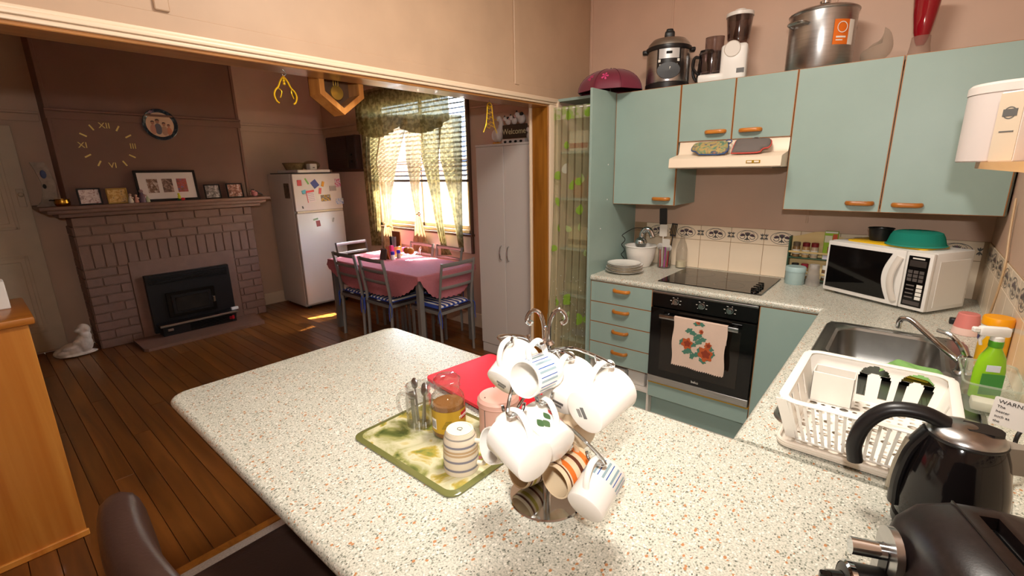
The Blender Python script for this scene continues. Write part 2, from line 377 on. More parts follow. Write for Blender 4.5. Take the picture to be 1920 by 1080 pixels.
# kitchen cover strips and dining picture rail
for k, (x, wd) in enumerate(((.012, .022), (.63, .012), (1.545, .012))):
    slab('trim_%d' % (7+k), (x-wd/2, x+wd/2, -.008, 0, 1.25 if k else 2.08, ZC), M['wall_k'], bev=.002)
def rail(name, x0, x1, y0, y1, mt, face):
    b = B(); ex = {'x+': (0, 1, 0, 0), 'y-': (0, 0, -1, 0), 'y+': (0, 0, 0, 1)}[face]
    for d, z0, z1 in ((.012, 2.10, 2.165), (.026, 2.165, 2.185)):
        b.bb(x0, x1+ex[1]*d, y0+ex[2]*d, y1+ex[3]*d, z0, z1, .004, 1)
    return struct(name, b, mt)
rail('trim_10', XW, XW, YS, -2.69, M['wall_d'], 'x+'); rail('trim_11', XW, XW, -1.15, 0, M['wall_d'], 'x+')
rail('trim_12', XW, -2.99, 0, 0, M['wall_d'], 'y-'); rail('trim_13', -1.28, -.135, 0, 0, M['wall_d'], 'y-')
# chimney breast above the mantel
CY0, CY1 = -2.68, -1.16
ch = slab('wall_chimney', (XW, -3.70, CY0, CY1, 1.30, ZC), M['brown'])
rail('trim_14', -3.70, -3.70, CY0-.01, CY1+.01, M['brown'], 'x+')
for yy in (CY0+.012, CY1-.012):
    b = B(); b.bb(-3.70, -3.69, yy-.014, yy+.014, 1.37, ZC, .003, 1); obj('corner_strip', b, M['brown'], ch)
b = B(); b.bb(XW, XW+.018, -1.15, 0, 0, .15, .004, 1); struct('baseboard_west', b, M['trim'])
b = B(); b.bb(XW+.02, -.14, -.018, 0, 0, .15, .004, 1); struct('baseboard_north', b, M['trim'])
# door left of the fireplace
b = B(); b.bb(XW, XW+.035, -3.75, -2.89, .02, 2.055, .003, 1); d1 = struct('door_1', b, M['door'])
for z0, z1 in ((.22, .92), (1.18, 1.95)):
    for y0, y1 in ((-3.62, -3.36), (-3.27, -3.01)):
        b = B(); b.bb(XW+.03, XW+.038, y0, y1, z0, z1); b.bb(XW+.034, XW+.044, y0+.04, y1-.04, z0+.04, z1-.04, .006, 1); obj('door_panel', b, M['door'], d1)
        b = B()
        for q in ((y0-.012, y0+.012, z0-.012, z1+.012), (y1-.012, y1+.012, z0-.012, z1+.012), (y0, y1, z0-.012, z0+.012), (y0, y1, z1-.012, z1+.012)):
            b.bb(XW+.034, XW+.042, *q, .003, 1)
        obj('panel_moulding', b, M['door'], d1)
b = B(); b.bb(XW+.034, XW+.05, -2.965, -2.915, 1.36, 1.52, .004, 1); lk = obj('lock_plate', b, M['door'], d1)
b = B(); b.cyl((XW+.05, -2.94, 1.47), (XW+.08, -2.94, 1.47), .011); b.ball((XW+.085, -2.94, 1.47), .02); b.bb(XW+.05, XW+.0515, -2.944, -2.936, 1.39, 1.415); obj('door_knob', b, M['door'], lk)
# ------------------------------------------------------------------ window
wn = bpy.data.objects.new('window_1', None); C.objects.link(wn); wn['kind'] = 'structure'
b = B()
for q in ((WX0, WX0+.05, WZ0, WZ1), (WX1-.05, WX1, WZ0, WZ1), (WX0, WX1, WZ1-.05, WZ1), (WX0, WX1, WZ0, WZ0+.035)): b.bb(q[0], q[1], .0, .1, q[2], q[3], .004, 1)
obj('window_frame', b, M['trim'], wn)
M['brownframe'] = mat('brown_window_stop', '5b4030', .5)
b = B(); b.bb(WX1-.004, WX1+.022, -.03, 0, .78, WZ1+.03, .003, 1); b.bb(WX0-.022, WX0+.004, -.03, 0, .78, WZ1+.03, .003, 1); b.bb(WX0, WX1, -.03, 0, WZ1, WZ1+.03, .003, 1); obj('window_surround', b, M['brownframe'], wn)
b = B(); b.bb(WX0-.03, WX1+.03, -.05, .1, .955, .98, .006, 2); obj('window_sill', b, M['brownframe'], wn)
M['apron'] = mat('white_window_board', 'ddd0c4', .5)
b = B(); b.bb(WX0, WX1, -.022, 0, .78, .955, .004, 1); obj('window_apron', b, M['apron'], wn)
XM = (WX0+WX1)/2
for z0, z1, yy in ((WZ0+.035, 1.72, .05), (1.68, WZ1-.05, .075)):
    b = B(); a0, a1 = WX0+.05, WX1-.05
    for q in ((a0, a0+.04, z0, z1), (a1-.04, a1, z0, z1), (a0, a1, z0, z0+.04), (a0, a1, z1-.04, z1), (XM-.015, XM+.015, z0, z1)): b.bb(q[0], q[1], yy-.015, yy+.015, q[2], q[3], .003, 1)
    sa = obj('sash', b, M['brownframe'] if z0 > 1.5 else M['trim'], wn)
    for p0, p1 in ((a0+.04, XM-.015), (XM+.015, a1-.04)):
        b = B(); b.bb(p0, p1, yy-.002, yy+.002, z0+.04, z1-.04); obj('pane', b, M['pane'], sa)
# venetian blind
bl = thing('venetian_blind', 'dark brown slatted venetian blind in the window behind the curtains', 'blind', (XM, -.035, 2.43))
M['slat'] = mat('brown_blind_slat', '54423c', .5)
b = B(); b.bb(-.8, .8, -.02, .02, -.03, .0, .003, 1); obj('head_rail', b, M['slat'], bl)
b = B(); b.bb(-.79, .79, -.019, .019, -.0015, .0015, M=Matrix.Rotation(math.radians(30), 4, 'X')); s0 = obj('slat', b, M['slat'], bl); s0.location = (0, 0, -.06)
for k in range(1, 19): inst('slat', s0.data, bl, (0, 0, -.06-.045*k))
b = B(); b.bb(-.79, .79, -.02, .02, -.935, -.91, .004, 1); obj('bottom_rail', b, M['slat'], bl)
for x in (-.6, 0, .6): b = B(); b.cyl((x, -.02, -.915), (x, -.02, -.03), .0012, n=5); obj('ladder_cord', b, M['paperw'], bl)
# outside: ground and paling fence
slab('ground_outside', (-60, 30, .14, 80, -.3, -.25), mat('dry_grass', 'a89a78', .9, var=.2, scale=6))
fe = thing('paling_fence', 'pale grey paling fence outside the dining window', 'fence', (-4.6, 3.0, -.25))
fm = mat('weathered_paling', 'c9c4ba', .8, var=.12, scale=3, stretch=(6, 6, .6))
b = B(); b.bb(-.048, .048, -.01, .01, 0, 1.75, .004, 1); p0 = obj('paling', b, fm, fe); p0.location = (-4.5, 0, 0)
for k in range(1, 90): inst('paling', p0.data, fe, (-4.5+.102*k, 0, random.uniform(-.01, .01)))
for z in (.35, 1.4):
    b = B(); b.bb(-4.6, 4.65, .01, .06, z, z+.09); obj('fence_rail', b, fm, fe)
for x in (-4.4, -2.2, 0, 2.2, 4.4):
    b = B(); b.bb(x-.05, x+.05, .06, .16, 0, 1.7); obj('fence_post', b, fm, fe)
# ================================================================== FIREPLACE
FX = -3.72; FY0, FY1 = -2.69, -1.16
fp = thing('brick_fireplace', 'brown painted brick fireplace with a moulded mantel shelf', 'fireplace', (FX, (FY0+FY1)/2, 0))
b = B(); b.bb(XW, FX-.006, FY0+.006, FY1-.006, 0, 1.27); obj('mortar_core', b, M['mortar'], fp, w=True)
HB = .0862; bm_ = {}
def brick(y0, y1, z0, z1, side=None):
    sy, sz = round(y1-y0-.009, 3), round(z1-z0-.009, 3)
    if sy < .012: return
    k = (sy, sz, side)
    if k not in bm_:
        b = B()
        if side: b.box((0, 0, 0), (sy, .024, sz), .003, seg=1)
        else: b.box((0, 0, 0), (.024, sy, sz), .003, seg=1)
        o = obj('brick', b, M['brick']); bm_[k] = o.data; bpy.data.objects.remove(o)
    yc, zc = (y0+y1)/2, (z0+z1)/2; j = random.uniform(-.0015, .0015)
    if side: inst('brick', bm_[k], fp, (yc-FX, FY0-(FY0+FY1)/2+.006+j, zc))
    else: inst('brick', bm_[k], fp, (-.006+j, yc-(FY0+FY1)/2, zc))
def course(y0, y1, z0, off, L=.24):
    y = y0-off
    while y < y1-.001:
        a, c = max(y, y0), min(y+L, y1)
        if c-a > .02: brick(a, c, z0, z0+HB)
        y += L
PY0, PY1 = -2.36, -1.42
for r in range(3): course(FY0, FY1, 1.0+r*HB, (r % 2)*.12)
n = 18; wsol = (FY1-FY0)/n
for k in range(n): brick(FY0+k*wsol, FY0+(k+1)*wsol, .776, 1.0)
for r in range(9):
    course(FY0, PY0, r*HB, (r % 2)*.12); course(PY1, FY1, r*HB, .08+(r % 2)*.12)
for r in range(14):
    x = XW+.002
    z0 = r*HB if r < 9 else (.776+(r-9)*HB*.93 if r < 12 else 1.0+(r-12)*HB)
    for a, c in (((XW, XW+.24), (XW+.24, FX)) if r % 2 else ((XW, XW+.12), (XW+.12, FX))): brick(a+.004, c, z0, z0+HB, 's')
b = B(); b.bb(FX-.012, FX+.010, PY0, PY1, 0, .80, .004, 1); obj('render_panel', b, M['brick'], fp, w=True)
b = B(); b.bb(XW+.003, -3.52, -2.886, -1.01, 1.335, 1.368, .006, 2); obj('mantel_shelf', b, M['brick'], fp, w=True)
b = B(); b.bb(XW+.003, -3.56, -2.84, -1.05, 1.30, 1.336, .008, 2); b.bb(XW+.003, -3.62, -2.77, -1.09, 1.262, 1.302, .01, 2); obj('mantel_moulding', b, M['brick'], fp, w=True)
b = B(); b.prism([(-3.71, -2.45), (-3.30, -2.45), (-3.27, -2.42), (-3.27, -1.37), (-3.71, -1.30)], 0, .028); obj('hearth_slab', b, M['brick'], fp, w=True)
# heater
HT = thing('slow_combustion_heater', 'black metal wood heater set into the brick fireplace', 'heater', (-3.70, -1.89, .028))
def hb(name, ext, mt, par=HT, bev=.004):
    b = B(); b.bb(*ext, bev, 1); return obj(name, b, mt, par)
fr = hb('surround', (-.02, .04, -.38, .38, .02, .62), M['blackp'])
for k in range(5): hb('louvre', (.036, .052, -.35, .35, .52+.017*k, .53+.017*k), M['blackp'], bev=.002)
dr = hb('firebox_door', (.036, .062, -.24, .2, .16, .42), M['black'])
hb('door_frame', (.06, .072, -.2, .16, .19, .39), M['blackp'], dr)
M['soot'] = mat('sooty_glass', '2a2622', .12, var=.6, scale=5)
hb('door_glass', (.07, .075, -.17, .13, .215, .365), M['soot'], dr)
hb('door_catch', (.06, .09, .17, .19, .25, .31), M['chrome'], dr)
hb('ledge_bar', (.04, .17, -.36, .36, .1, .125), M['blackp']); hb('ledge_trim', (.168, .176, -.36, .36, .1, .122), M['steel'])
hb('base_box', (.0, .15, -.34, .34, .0, .1), M['blackp'])
for k in range(5): hb('base_louvre', (.148, .156, -.1, .3, .015+.016*k, .023+.016*k), M['black'], bev=.002)
hb('control_knob', (.15, .165, -.3, -.25, .05, .075), M['steel']); hb('rating_label', (.15, .153, .27, .32, .03, .07), M['red'])
b = B(); b.bb(0, .03, -.035, .035, 0, .03, .003, 1); tag(obj('matchbox', b, M['paperw'], loc=(-3.59, -1.545, .153)), 'small white matchbox lying on the wood heater ledge', 'box')
# ================================================================== KITCHEN CABINETS
CF = -.63           # front of base doors
def panel_door(name, ext, par, axis='y', handle=None, e=.0035):
    """door slab: sage front, timber edge strips; ext = x0,x1,y0,y1,z0,z1 world; front towards -y (or -x)"""
    x0, x1, y0, y1, z0, z1 = ext
    b = B(); b.mi = 1; b.bb(x0, x1, y0, y1, z0, z1); b.mi = 0
    if axis == 'y': b.bb(x0+e, x1-e, y0-.0012, y0+.002, z0+e*.7, z1-e*.7)
    else: b.bb(x0-.0012, x0+.002, y0+e, y1-e, z0+e*.7, z1-e*.7)
    d = obj(name, b, [M['blue'], M['edge']], par, w=True)
    if handle:
        hx, hz = handle; b = B(); yy = y0-.0012
        pts = smooth_path([(hx-.052, yy+.002, hz), (hx-.05, yy-.012, hz), (hx-.034, yy-.024, hz), (hx, yy-.026, hz), (hx+.034, yy-.024, hz), (hx+.05, yy-.012, hz), (hx+.052, yy+.002, hz)], 4)
        b.tube(pts, [(.0115, .0095)]*len(pts), 10, flat=(0, 0, 1)); obj('handle', b, M['knobwood'], d, w=True)
    return d
def carcass(par, x0, x1, y0, y1, z0, z1, t=.016, mt=None, name='carcass', back=True, top=True):
    b = B(); b.bb(x0, x0+t, y0, y1, z0, z1); b.bb(x1-t, x1, y0, y1, z0, z1); b.bb(x0+t, x1-t, y0, y1, z0, z0+t)
    if top: b.bb(x0+t, x1-t, y0, y1, z1-t, z1)
    if back: b.bb(x0+t, x1-t, y1-.006, y1, z0+t, z1-t)
    return obj(name, b, mt or M['blue'], par, w=True)
UY = -.36; UZ0, UZ1, UZB = 1.357, 2.072, 1.743
cA = thing('wall_cabinet', 'sage blue single-door wall cabinet beside the range hood and tall pantry panel', 'cabinet', (.645, -.18, UZ0))
carcass(cA, .428, .8605, UY+.018, -.001, UZ0, UZ1); panel_door('door', (.43, .859, UY, UY+.018, UZ0, UZ1), cA, handle=(.775, 1.398))
cB = thing('wall_cabinet', 'short two-door sage blue wall cabinet directly above the range hood', 'cabinet', (1.166, -.18, UZB))
carcass(cB, .862, 1.471, UY+.018, -.001, UZB, UZ1)
panel_door('door', (.8635, 1.1685, UY, UY+.018, UZB, UZ1), cB, handle=(1.08, 1.79)); panel_door('door', (1.1715, 1.4705, UY, UY+.018, UZB, UZ1), cB, handle=(1.268, 1.788))
cC = thing('wall_cabinet', 'large two-door sage blue wall cabinet above the microwave', 'cabinet', (1.9, -.18, UZ0))
carcass(cC, 1.4725, 2.338, UY+.018, -.001, UZ0, UZ1)
panel_door('door', (1.4735, 1.894, UY, UY+.018, UZ0, UZ1), cC, handle=(1.812, 1.4)); panel_door('door', (1.898, 2.33, UY, UY+.018, UZ0, UZ1), cC, handle=(1.998, 1.396))
# pantry
pn = thing('pantry_cupboard', 'tall open pantry with sage blue side panel behind the sheer leaf curtain', 'cupboard', (.21, -.3, 0))
b = B(); b.bb(.411, .427, -.66, -.001, .0, 2.076, .001, 1); sp = obj('side_panel', b, M['blue'], pn, w=True)
for z, y in ((1.62, -.44), (1.39, -.44), (1.2, -.52)):
    b = B(); b.cyl((.427, y, z), (.4285, y, z), .005, n=10); obj('screw_cap', b, M['paperw'], sp, w=True)
b = B(); b.bb(.002, .41, -.43, -.001, 2.056, 2.074); obj('top_board', b, M['blue'], pn, w=True)
b = B(); b.bb(.003, .012, -.41, -.001, .08, 2.056); obj('back_lining', b, M['wall_k'], pn, w=True)
SH = [1.72, 1.39, 1.02, .66, .3]
for z in SH:
    b = B(); b.bb(.012, .411, -.40, -.001, z-.016, z, .001, 1); obj('shelf', b, M['blue'], pn, w=True)
# things in the pantry
def pbox(x0, x1, y0, y1, z, h, col, label, cat='box', name='food_box', stripe=None):
    t = thing(name, label, cat, ((x0+x1)/2, (y0+y1)/2, z))
    hx, hy = (x1-x0)/2, (y1-y0)/2; b = B(); b.bb(-hx, hx, -hy, hy, 0, h, .003, 1); obj('carton', b, mat('carton', col, .6), t)
    b = B(); b.bb(-hx*.97, hx*.97, -hy-.001, -hy+.001, h*.15, h*.4); obj('printed_band', b, mat('band', stripe or 'b03020', .6), t)
    return t
def pjar(x, y, z, r, h, col, lid, label, name='storage_jar', cat='jar', met=0):
    t = thing(name, label, cat, (x, y, z))
    b = B(); b.lathe([(r*.92, 0), (r, .01), (r, h*.78), (r*.75, h*.86), (r*.75, h*.88)], 20); obj('jar_body', b, mat('jar', col, .3, met), t)
    b = B(); b.lathe([(r*.8, h*.87), (r*.8, h), (r*.76, h*1.01)], 20); obj('lid', b, mat('jarlid', lid, .4), t)
    return t
pbox(.06, .22, -.36, -.2, 1.72, .14, 'd8cdb8', 'cream carton with a red band on the top pantry shelf', stripe='a8322a')
pjar(.33, -.28, 1.72, .06, .22, 'a9a39c', '2b2624', 'tall silver canister on the top pantry shelf', met=.8)
pjar(.1, -.27, 1.39, .05, .17, 'b0602c', '303030', 'orange brown jar on the second pantry shelf')
pjar(.23, -.3, 1.39, .045, .2, 'a84c2c', 'c8b27a', 'red brown jar with tan lid on the second pantry shelf')
pbox(.28, .4, -.34, -.2, 1.39, .19, '8c8478', 'grey carton on the second pantry shelf', stripe='d0c4a8')
pbox(.06, .3, -.36, -.15, 1.02, .16, 'c7b489', 'tan carton on the third pantry shelf', stripe='705030')
pjar(.35, -.3, 1.02, .045, .15, 'd9d4cb', 'e6e2dc', 'white lidded tub on the third pantry shelf')
pbox(.05, .2, -.36, -.15, .66, .2, '6a6a5a', 'olive carton on the fourth pantry shelf', stripe='a09878')
pbox(.23, .38, -.36, -.15, .66, .17, '22305c', 'navy blue carton on the fourth pantry shelf', stripe='344a8c')
pbox(.1, .36, -.36, -.1, .3, .2, '1c1c24', 'black carton on the lowest pantry shelf', stripe='2a3c70')
# sheer curtain
cu = thing('pantry_curtain', 'sheer gathered curtain with green leaf prints hanging over the pantry', 'curtain', (.21, -.45, 0))
def curt(u, v):            # u across, v 0 top .. 1 bottom
    x = -.2 - .012*v + u*(.4+.012*v); fl = .03+.105*v*v
    y = -fl*(1-u*.55) + (.008+.012*v)*math.sin(u*15*PI+math.sin(u*5+v*2)*.8) - .012
    return Vector((x, y, 2.0-v*1.86))
b = B(); b.grid(curt, 110, 26); obj('sheer_cloth', b, sheer('sheer_olive', 'c4bc92', .5), cu, smooth=180)
b = B(); b.tube([(-.205, -.03, 2.0), (.2, -.03, 2.0)], .005, 8); obj('curtain_wire', b, M['paperw'], cu)
b = B(); b.grid(lambda u, v: curt(u, v*.045)+Vector((0, -.003, .012)), 110, 3); obj('header', b, sheer('sheer_header', 'dcd8b8', .6, 'b8d07a'), cu, smooth=180)
LG = [sheer('leaf_green', '9cc24a', .82), sheer('leaf_pale', 'c6dc96', .62), sheer('leaf_white', 'e4e4d4', .6)]
def leaf(u, v, wd, hh, ang, k):
    b = B(); cs, sn = math.cos(ang), math.sin(ang)
    def fn(a, t):
        r = t; p = 2*PI*a; lx = r*wd*math.cos(p)*(1-.25*math.sin(p)); lz = r*hh*math.sin(p)
        du, dv = (lx*cs-lz*sn)/.41, -(lx*sn+lz*cs)/1.86
        q = curt(min(max(u+du, 0), 1), v+dv); return q+Vector((0, -.0045, 0))
    b.grid(fn, 18, 4, wrap=True); obj('leaf_print', b, LG[k], cu, smooth=180)
for a in ((.32,.025,.022,.035,.2,0),(.7,.02,.02,.03,-.3,0),(.3,.13,.022,.028,.3,0),(.92,.14,.022,.03,-.2,0),(.28,.215,.022,.035,0,2),(.14,.24,.026,.03,.2,0),(.62,.25,.02,.033,.1,1),
          (.42,.275,.016,.035,-.2,0),(.56,.262,.026,.026,.4,0),(.95,.29,.016,.028,0,0),(.14,.34,.014,.034,.3,0),(.6,.365,.028,.04,-.25,0),(.18,.44,.018,.03,.2,0),(.38,.44,.016,.026,.5,1),
          (.6,.43,.017,.035,-.1,1),(.76,.45,.02,.034,.2,2),(.1,.52,.02,.024,0,0),(.72,.53,.013,.024,.1,1),(.88,.61,.022,.032,-.3,0),(.42,.72,.036,.042,.1,0),(.9,.72,.026,.046,.4,1),
          (.66,.79,.022,.045,0,0),(.86,.785,.038,.04,-.4,0),(.2,.73,.02,.04,.2,0),(.42,.79,.02,.04,-.3,1)): leaf(*a)
b = B()
for k in range(170):
    u, v = random.uniform(.1, .98), .62+.38*random.random()**.7
    p = curt(u, v)+Vector((0, -.004, 0)); s = random.uniform(.003, .007)
    b.box(p, (s, .0006, s*1.5))
o = obj('floral_sprig_print', b, LG[2], cu); o['kind'] = 'stuff'
# base units
du = thing('drawer_unit', 'sage blue four-drawer base unit between the pantry and the oven', 'cabinet', (.65, -.31, 0))
b = B(); b.bb(.428, .444, CF+.02, -.001, .0, .86); b.bb(.856, .871, CF+.02, -.001, .0, .86); b.bb(.444, .856, CF+.02, -.001, .15, .166); b.bb(.444, .856, -.012, -.001, .166, .86); b.bb(.444, .856, CF+.02, -.001, .845, .86); obj('carcass', b, M['white2'], du, w=True)
b = B(); b.bb(.428, .871, CF+.07, CF+.085, 0, .15); obj('kick_board', b, M['blue'], du, w=True)
for z0, z1 in ((.722, .862), (.580, .720), (.436, .578), (.297, .434)): panel_door('drawer', (.4295, .869, CF, CF+.018, z0, z1), du, handle=(.66, z1-.042))
wt = [('white plastic tub in the gap below the drawers', .50), ('white lidded box in the gap below the drawers', .62), ('small white container in the gap below the drawers', .76)]
for k, (lb, x) in enumerate(wt):
    t = thing('plastic_tub', lb, 'container', (x, -.5, .166)); h = (.1, .075, .09)[k]; r = (.05, .055, .06)[k]
    b = B(); b.bb(-r, r, -.07, .07, 0, h, .008, 2); obj('tub_body', b, M['white'], t); b = B(); b.bb(-r-.004, r+.004, -.074, .074, h, h+.014, .004, 1); obj('tub_lid', b, M['white2'], t)
# oven
ov = thing('built_in_oven', 'black built-in oven with steel trim under the cooktop', 'oven', (1.172, -.31, .262))
def ob(name, ext, mt, par=ov, bev=.002):
    b = B(); b.bb(*ext, bev, 1); return obj(name, b, mt, par, w=True)
OX0, OX1 = .874, 1.470
ob('oven_body', (OX0+.02, OX1-.02, CF+.02, -.03, .27, .855), M['blackp'])
ob('control_panel', (OX0, OX1, CF-.012, CF+.02, .765, .848), M['black']); ob('top_trim', (OX0, OX1, CF-.012, CF+.02, .848, .861), M['steel'])
od = ob('oven_door', (OX0, OX1, CF-.022, CF+.02, .312, .759), M['blackg'])
ob('door_window', (OX0+.07, OX1-.07, CF-.0235, CF-.02, .36, .70), mat('oven_window', '1d1712', .04, spec=.7), od, .001)
ob('bottom_trim', (OX0, OX1, CF-.02, CF+.02, .265, .310), M['steel'])
b = B(); hx0, hx1, hz = .945, 1.395, .722
b.bb(hx0, hx1, CF-.066, CF-.052, hz-.013, hz+.013, .004, 2); 
for x in (hx0+.03, hx1-.03): b.bb(x-.01, x+.01, CF-.054, CF-.021, hz-.008, hz+.008, .003, 1)
obj('door_handle', b, M['steel'], od, w=True)
text('maker_mark', 'beko', .022, M['label'], od, facing((0, -1, 0), loc=(1.172-1.172, CF-.0228+.31, .335-.262)))
for x in (1.022, 1.175, 1.329):
    b = B(); b.cyl((x, CF-.012, .812), (x, CF-.016, .812), .019, n=20); b.cyl((x, CF-.016, .812), (x, CF-.034, .812), .016, .0135, 20); b.bb(x-.003, x+.003, CF-.037, CF-.03, .798, .826, .001, 1); kb = obj('control_knob', b, M['chrome'], ov, w=True)
    b = B()
    for k in range(6):
        a = math.radians(-30+50*k); b.box((x+.03*math.cos(a), CF-.0123, .812+.026*math.sin(a)), (.009 if k in (0, 1, 3, 4) else .004, .0006, .003))
    obj('dial_print', b, M['label'], kb, w=True)
hs = thing('oven_housing', 'sage blue base panel and kick board below the oven', 'cabinet', (1.172, -.31, 0))
b = B(); b.bb(.872, 1.4715, CF, CF+.018, .152, .248, .001, 1); obj('lower_panel', b, M['blue'], hs, w=True)
b = B(); b.bb(.872, 1.4715, CF+.0, CF+.018, .248, .258); obj('yellow_gap_strip', b, mat('raw_chipboard', 'c79a34', .8), hs, w=True)
b = B(); b.bb(.872, 1.4715, CF+.07, CF+.085, 0, .152); b.bb(.872, 1.4715, CF+.02, -.01, .152, .25); obj('kick_board', b, M['blue'], hs, w=True)
cb = thing('corner_base_cabinet', 'sage blue corner base cabinet between oven and sink run', 'cabinet', (1.6, -.31, 0))
panel_door('door', (1.4745, 1.764, CF, CF+.018, .11, .862), cb); b = B(); b.bb(1.473, 1.765, CF+.02, -.001, .1, .86); b.bb(1.473, 1.765, CF+.07, CF+.085, 0, .1); obj('carcass', b, M['blue'], cb, w=True)
sb = thing('sink_base_cabinet', 'sage blue base cabinet under the sink', 'cabinet', (2.05, -1.4, 0))
b = B(); b.bb(1.785, 1.8, -2.10, -.63, .1, .86); b.bb(1.83, 1.845, -2.1, -.63, 0, .1); b.bb(1.8, 2.34, -2.10, -2.085, 0, .86); b.bb(1.8, 2.34, -.645, -.63, 0, .86); obj('carcass', b, M['blue'], sb, w=True)
for y0 in (-2.09, -1.605, -1.12): panel_door('door', (1.767, 1.785, y0, y0+.48, .11, .858), sb, axis='x')
pb = thing('peninsula_cabinet', 'sage blue base cabinet under the speckled peninsula worktop', 'cabinet', (1.4, -2.4, 0))
b = B(); b.bb(.62, 2.34, -2.62, -2.16, .1, .86); b.bb(.66, 2.34, -2.58, -2.2, 0, .1); obj('carcass', b, M['blue'], pb, w=True)
# worktops
ZT = .9; Z0 = .862
b = cut(B().bb(1.764, XE-.002, -2.103, -.622, Z0, ZT), [B().prism(rrect(1.807, 2.255, -1.958, -.845, .066, 6), .85, .92)])
b.bb(.4285, XE-.002, -.622, -.001, Z0, ZT)
b.cyl((.4285, -.622, .881), (1.7605, -.622, .881), .019, n=20)
b.cyl((1.764, -.622, .881), (1.764, -2.103, .881), .019, n=20)
wtop = tag(obj('worktop', b, M['counter']), 'speckled laminate worktop holding the cooktop and the sink', 'worktop')
b = B(); rs = []
for k in range(9):
    a = -PI/2+PI*k/8; d = .019*(1-math.cos(a)); z = .881+.019*math.sin(a)
    o2 = [(x, y) for x, y in rrect(.243+d, XE-.002, -2.994+d, -2.105-d, .055-d*.5, 6)]
    rs.append([b.bm.verts.new((x, y, z)) for x, y in o2])
for p, q in zip(rs, rs[1:]): b.skin(p, q)
b._f(rs[0][::-1]); b._f(rs[-1]); tag(obj('peninsula_worktop', b, M['counter']), 'speckled laminate peninsula worktop with rounded corners holding the mug tree', 'worktop')
# cooktop
ck = thing('ceramic_cooktop', 'black glass cooktop with four knobs set in the worktop', 'cooktop', (1.161, -.307, .9))
b = B(); b.bb(-.297, .297, -.246, .246, 0, .006, .002, 1); obj('glass_top', b, M['blackg'], ck)
ringm = mat('burner_print', '4a4442', .2)
for x, y, r in ((-.15, .1, .09), (-.14, -.12, .105), (.1, .12, .105), (.09, -.11, .085)):
    b = B(); b.lathe([(r-.004, .0062), (r, .0062)], 40, Matrix.Translation((x, y, 0)), False, False); obj('burner_ring', b, ringm, ck)
for k in range(4):
    b = B(); y = -.19+.052*k; b.lathe([(.017, .006), (.016, .026), (.013, .028)], 18, Matrix.Translation((.245, y, 0))); kn = obj('knob', b, M['black'], ck)
    b = B(); b.lathe([(.0175, .006), (.0178, .009)], 18, Matrix.Translation((.245, y, 0)), False, False); obj('knob_ring', b, M['chrome'], kn)
# rangehood
rh = thing('range_hood', 'cream range hood under the short wall cabinet holding two oven mitts', 'range hood', (1.17, -.25, 1.585))
HX0, HX1 = .872, 1.468
prof = [(-.02, 1.742), (-.352, 1.742), (-.362, 1.68), (-.37, 1.668), (-.495, 1.646), (-.508, 1.64), (-.512, 1.592), (-.505, 1.586), (-.02, 1.586)]
b = B(); b.prism([(y, z) for y, z in prof], HX0, HX1, Matrix(((0,0,1,0),(1,0,0,0),(0,1,0,0),(0,0,0,1)))); obj('hood_body', b, M['cream'], rh, w=True, smooth=30)
b = B(); b.bb(HX0+.05, HX1-.05, -.46, -.08, 1.581, 1.587); obj('filter', b, M['dsteel'], rh, w=True)
b = B(); b.bb(1.3, 1.37, -.5135, -.511, 1.607, 1.623, .0005, 1); obj('switch_panel', b, M['gold'], rh, w=True)
for x in (1.317, 1.352):
    b = B(); b.bb(x-.012, x+.012, -.516, -.513, 1.61, 1.62, .001, 1); obj('switch', b, M['cream'], rh, w=True)
# splash-back tiles
tile_me = {}
def tiles():
    for hh in (.2, .1):
        b = B(); b.bb(-.0985, .0985, -.006, 0, -(hh/2)+.0015, hh/2-.0015, .0012, 1); o = obj('tile', b, M['tile']); tile_me[hh] = o.data; bpy.data.objects.remove(o)
    b = B(); yy = -.0066
    def flat(pts, mi):
        b.mi = mi; vs = [b.bm.verts.new((x, yy, z)) for x, z in pts]; b._f(vs)
    def ringp(cx, cz, a, c, w, a0=0, a1=2*PI, n=28, mi=0):
        b.mi = mi
        for i in range(n):
            t0, t1 = a0+(a1-a0)*i/n, a0+(a1-a0)*(i+1)/n
            b._f([b.bm.verts.new((cx+(a+s)*math.cos(t), yy, cz+(c+s)*math.sin(t))) for t, s in ((t0, 0), (t1, 0), (t1, w), (t0, w))])
    def petal(cx, cz, ang, L, wd, mi):
        flat([(cx+L*s*math.cos(ang)-wd*q*math.sin(ang), cz+L*s*math.sin(ang)+wd*q*math.cos(ang)) for s, q in ((0, 0), (.35, .7), (.7, .8), (1, 0), (.7, -.8), (.35, -.7))], mi)
    ringp(0, -.002, .062, .036, .003); ringp(0, .008, .04, .025, .002, .15, PI-.15, 16)
    for s in (-1, 1):
        for k, a in enumerate((20, 50, 80, 110, 140)): petal(s*.028, -.004, math.radians(a if s > 0 else 180-a), .02, .006, 1 if k % 2 else 0)
        ringp(s*.03, -.008, .013, .011, .004, PI if s > 0 else PI, 2*PI+1, 14)
        for a in (60, 90, 120, 240, 270, 300): petal(s*.088, 0, math.radians(a), .022, .004, 0)
        petal(s*.02, -.03, math.radians(90+s*60), .03, .005, 0)
    for a in (60, 75, 90, 105, 120): petal(0, -.006, math.radians(a), .034, .005, 1 if a == 90 else 0)
    petal(0, -.034, PI/2, .03, .006, 0)
    o = obj('floral_print', b, [M['ink'], M['inkp']], smooth=0); tile_me['p'] = o.data; bpy.data.objects.remove(o)
tiles()
gb = bpy.data.objects['wall_north']; b = B(); b.bb(.43, XE, -.0035, 0, .9, 1.2); obj('grout_bed', b, M['grout'], gb)
x = .9235-.2*2-.1
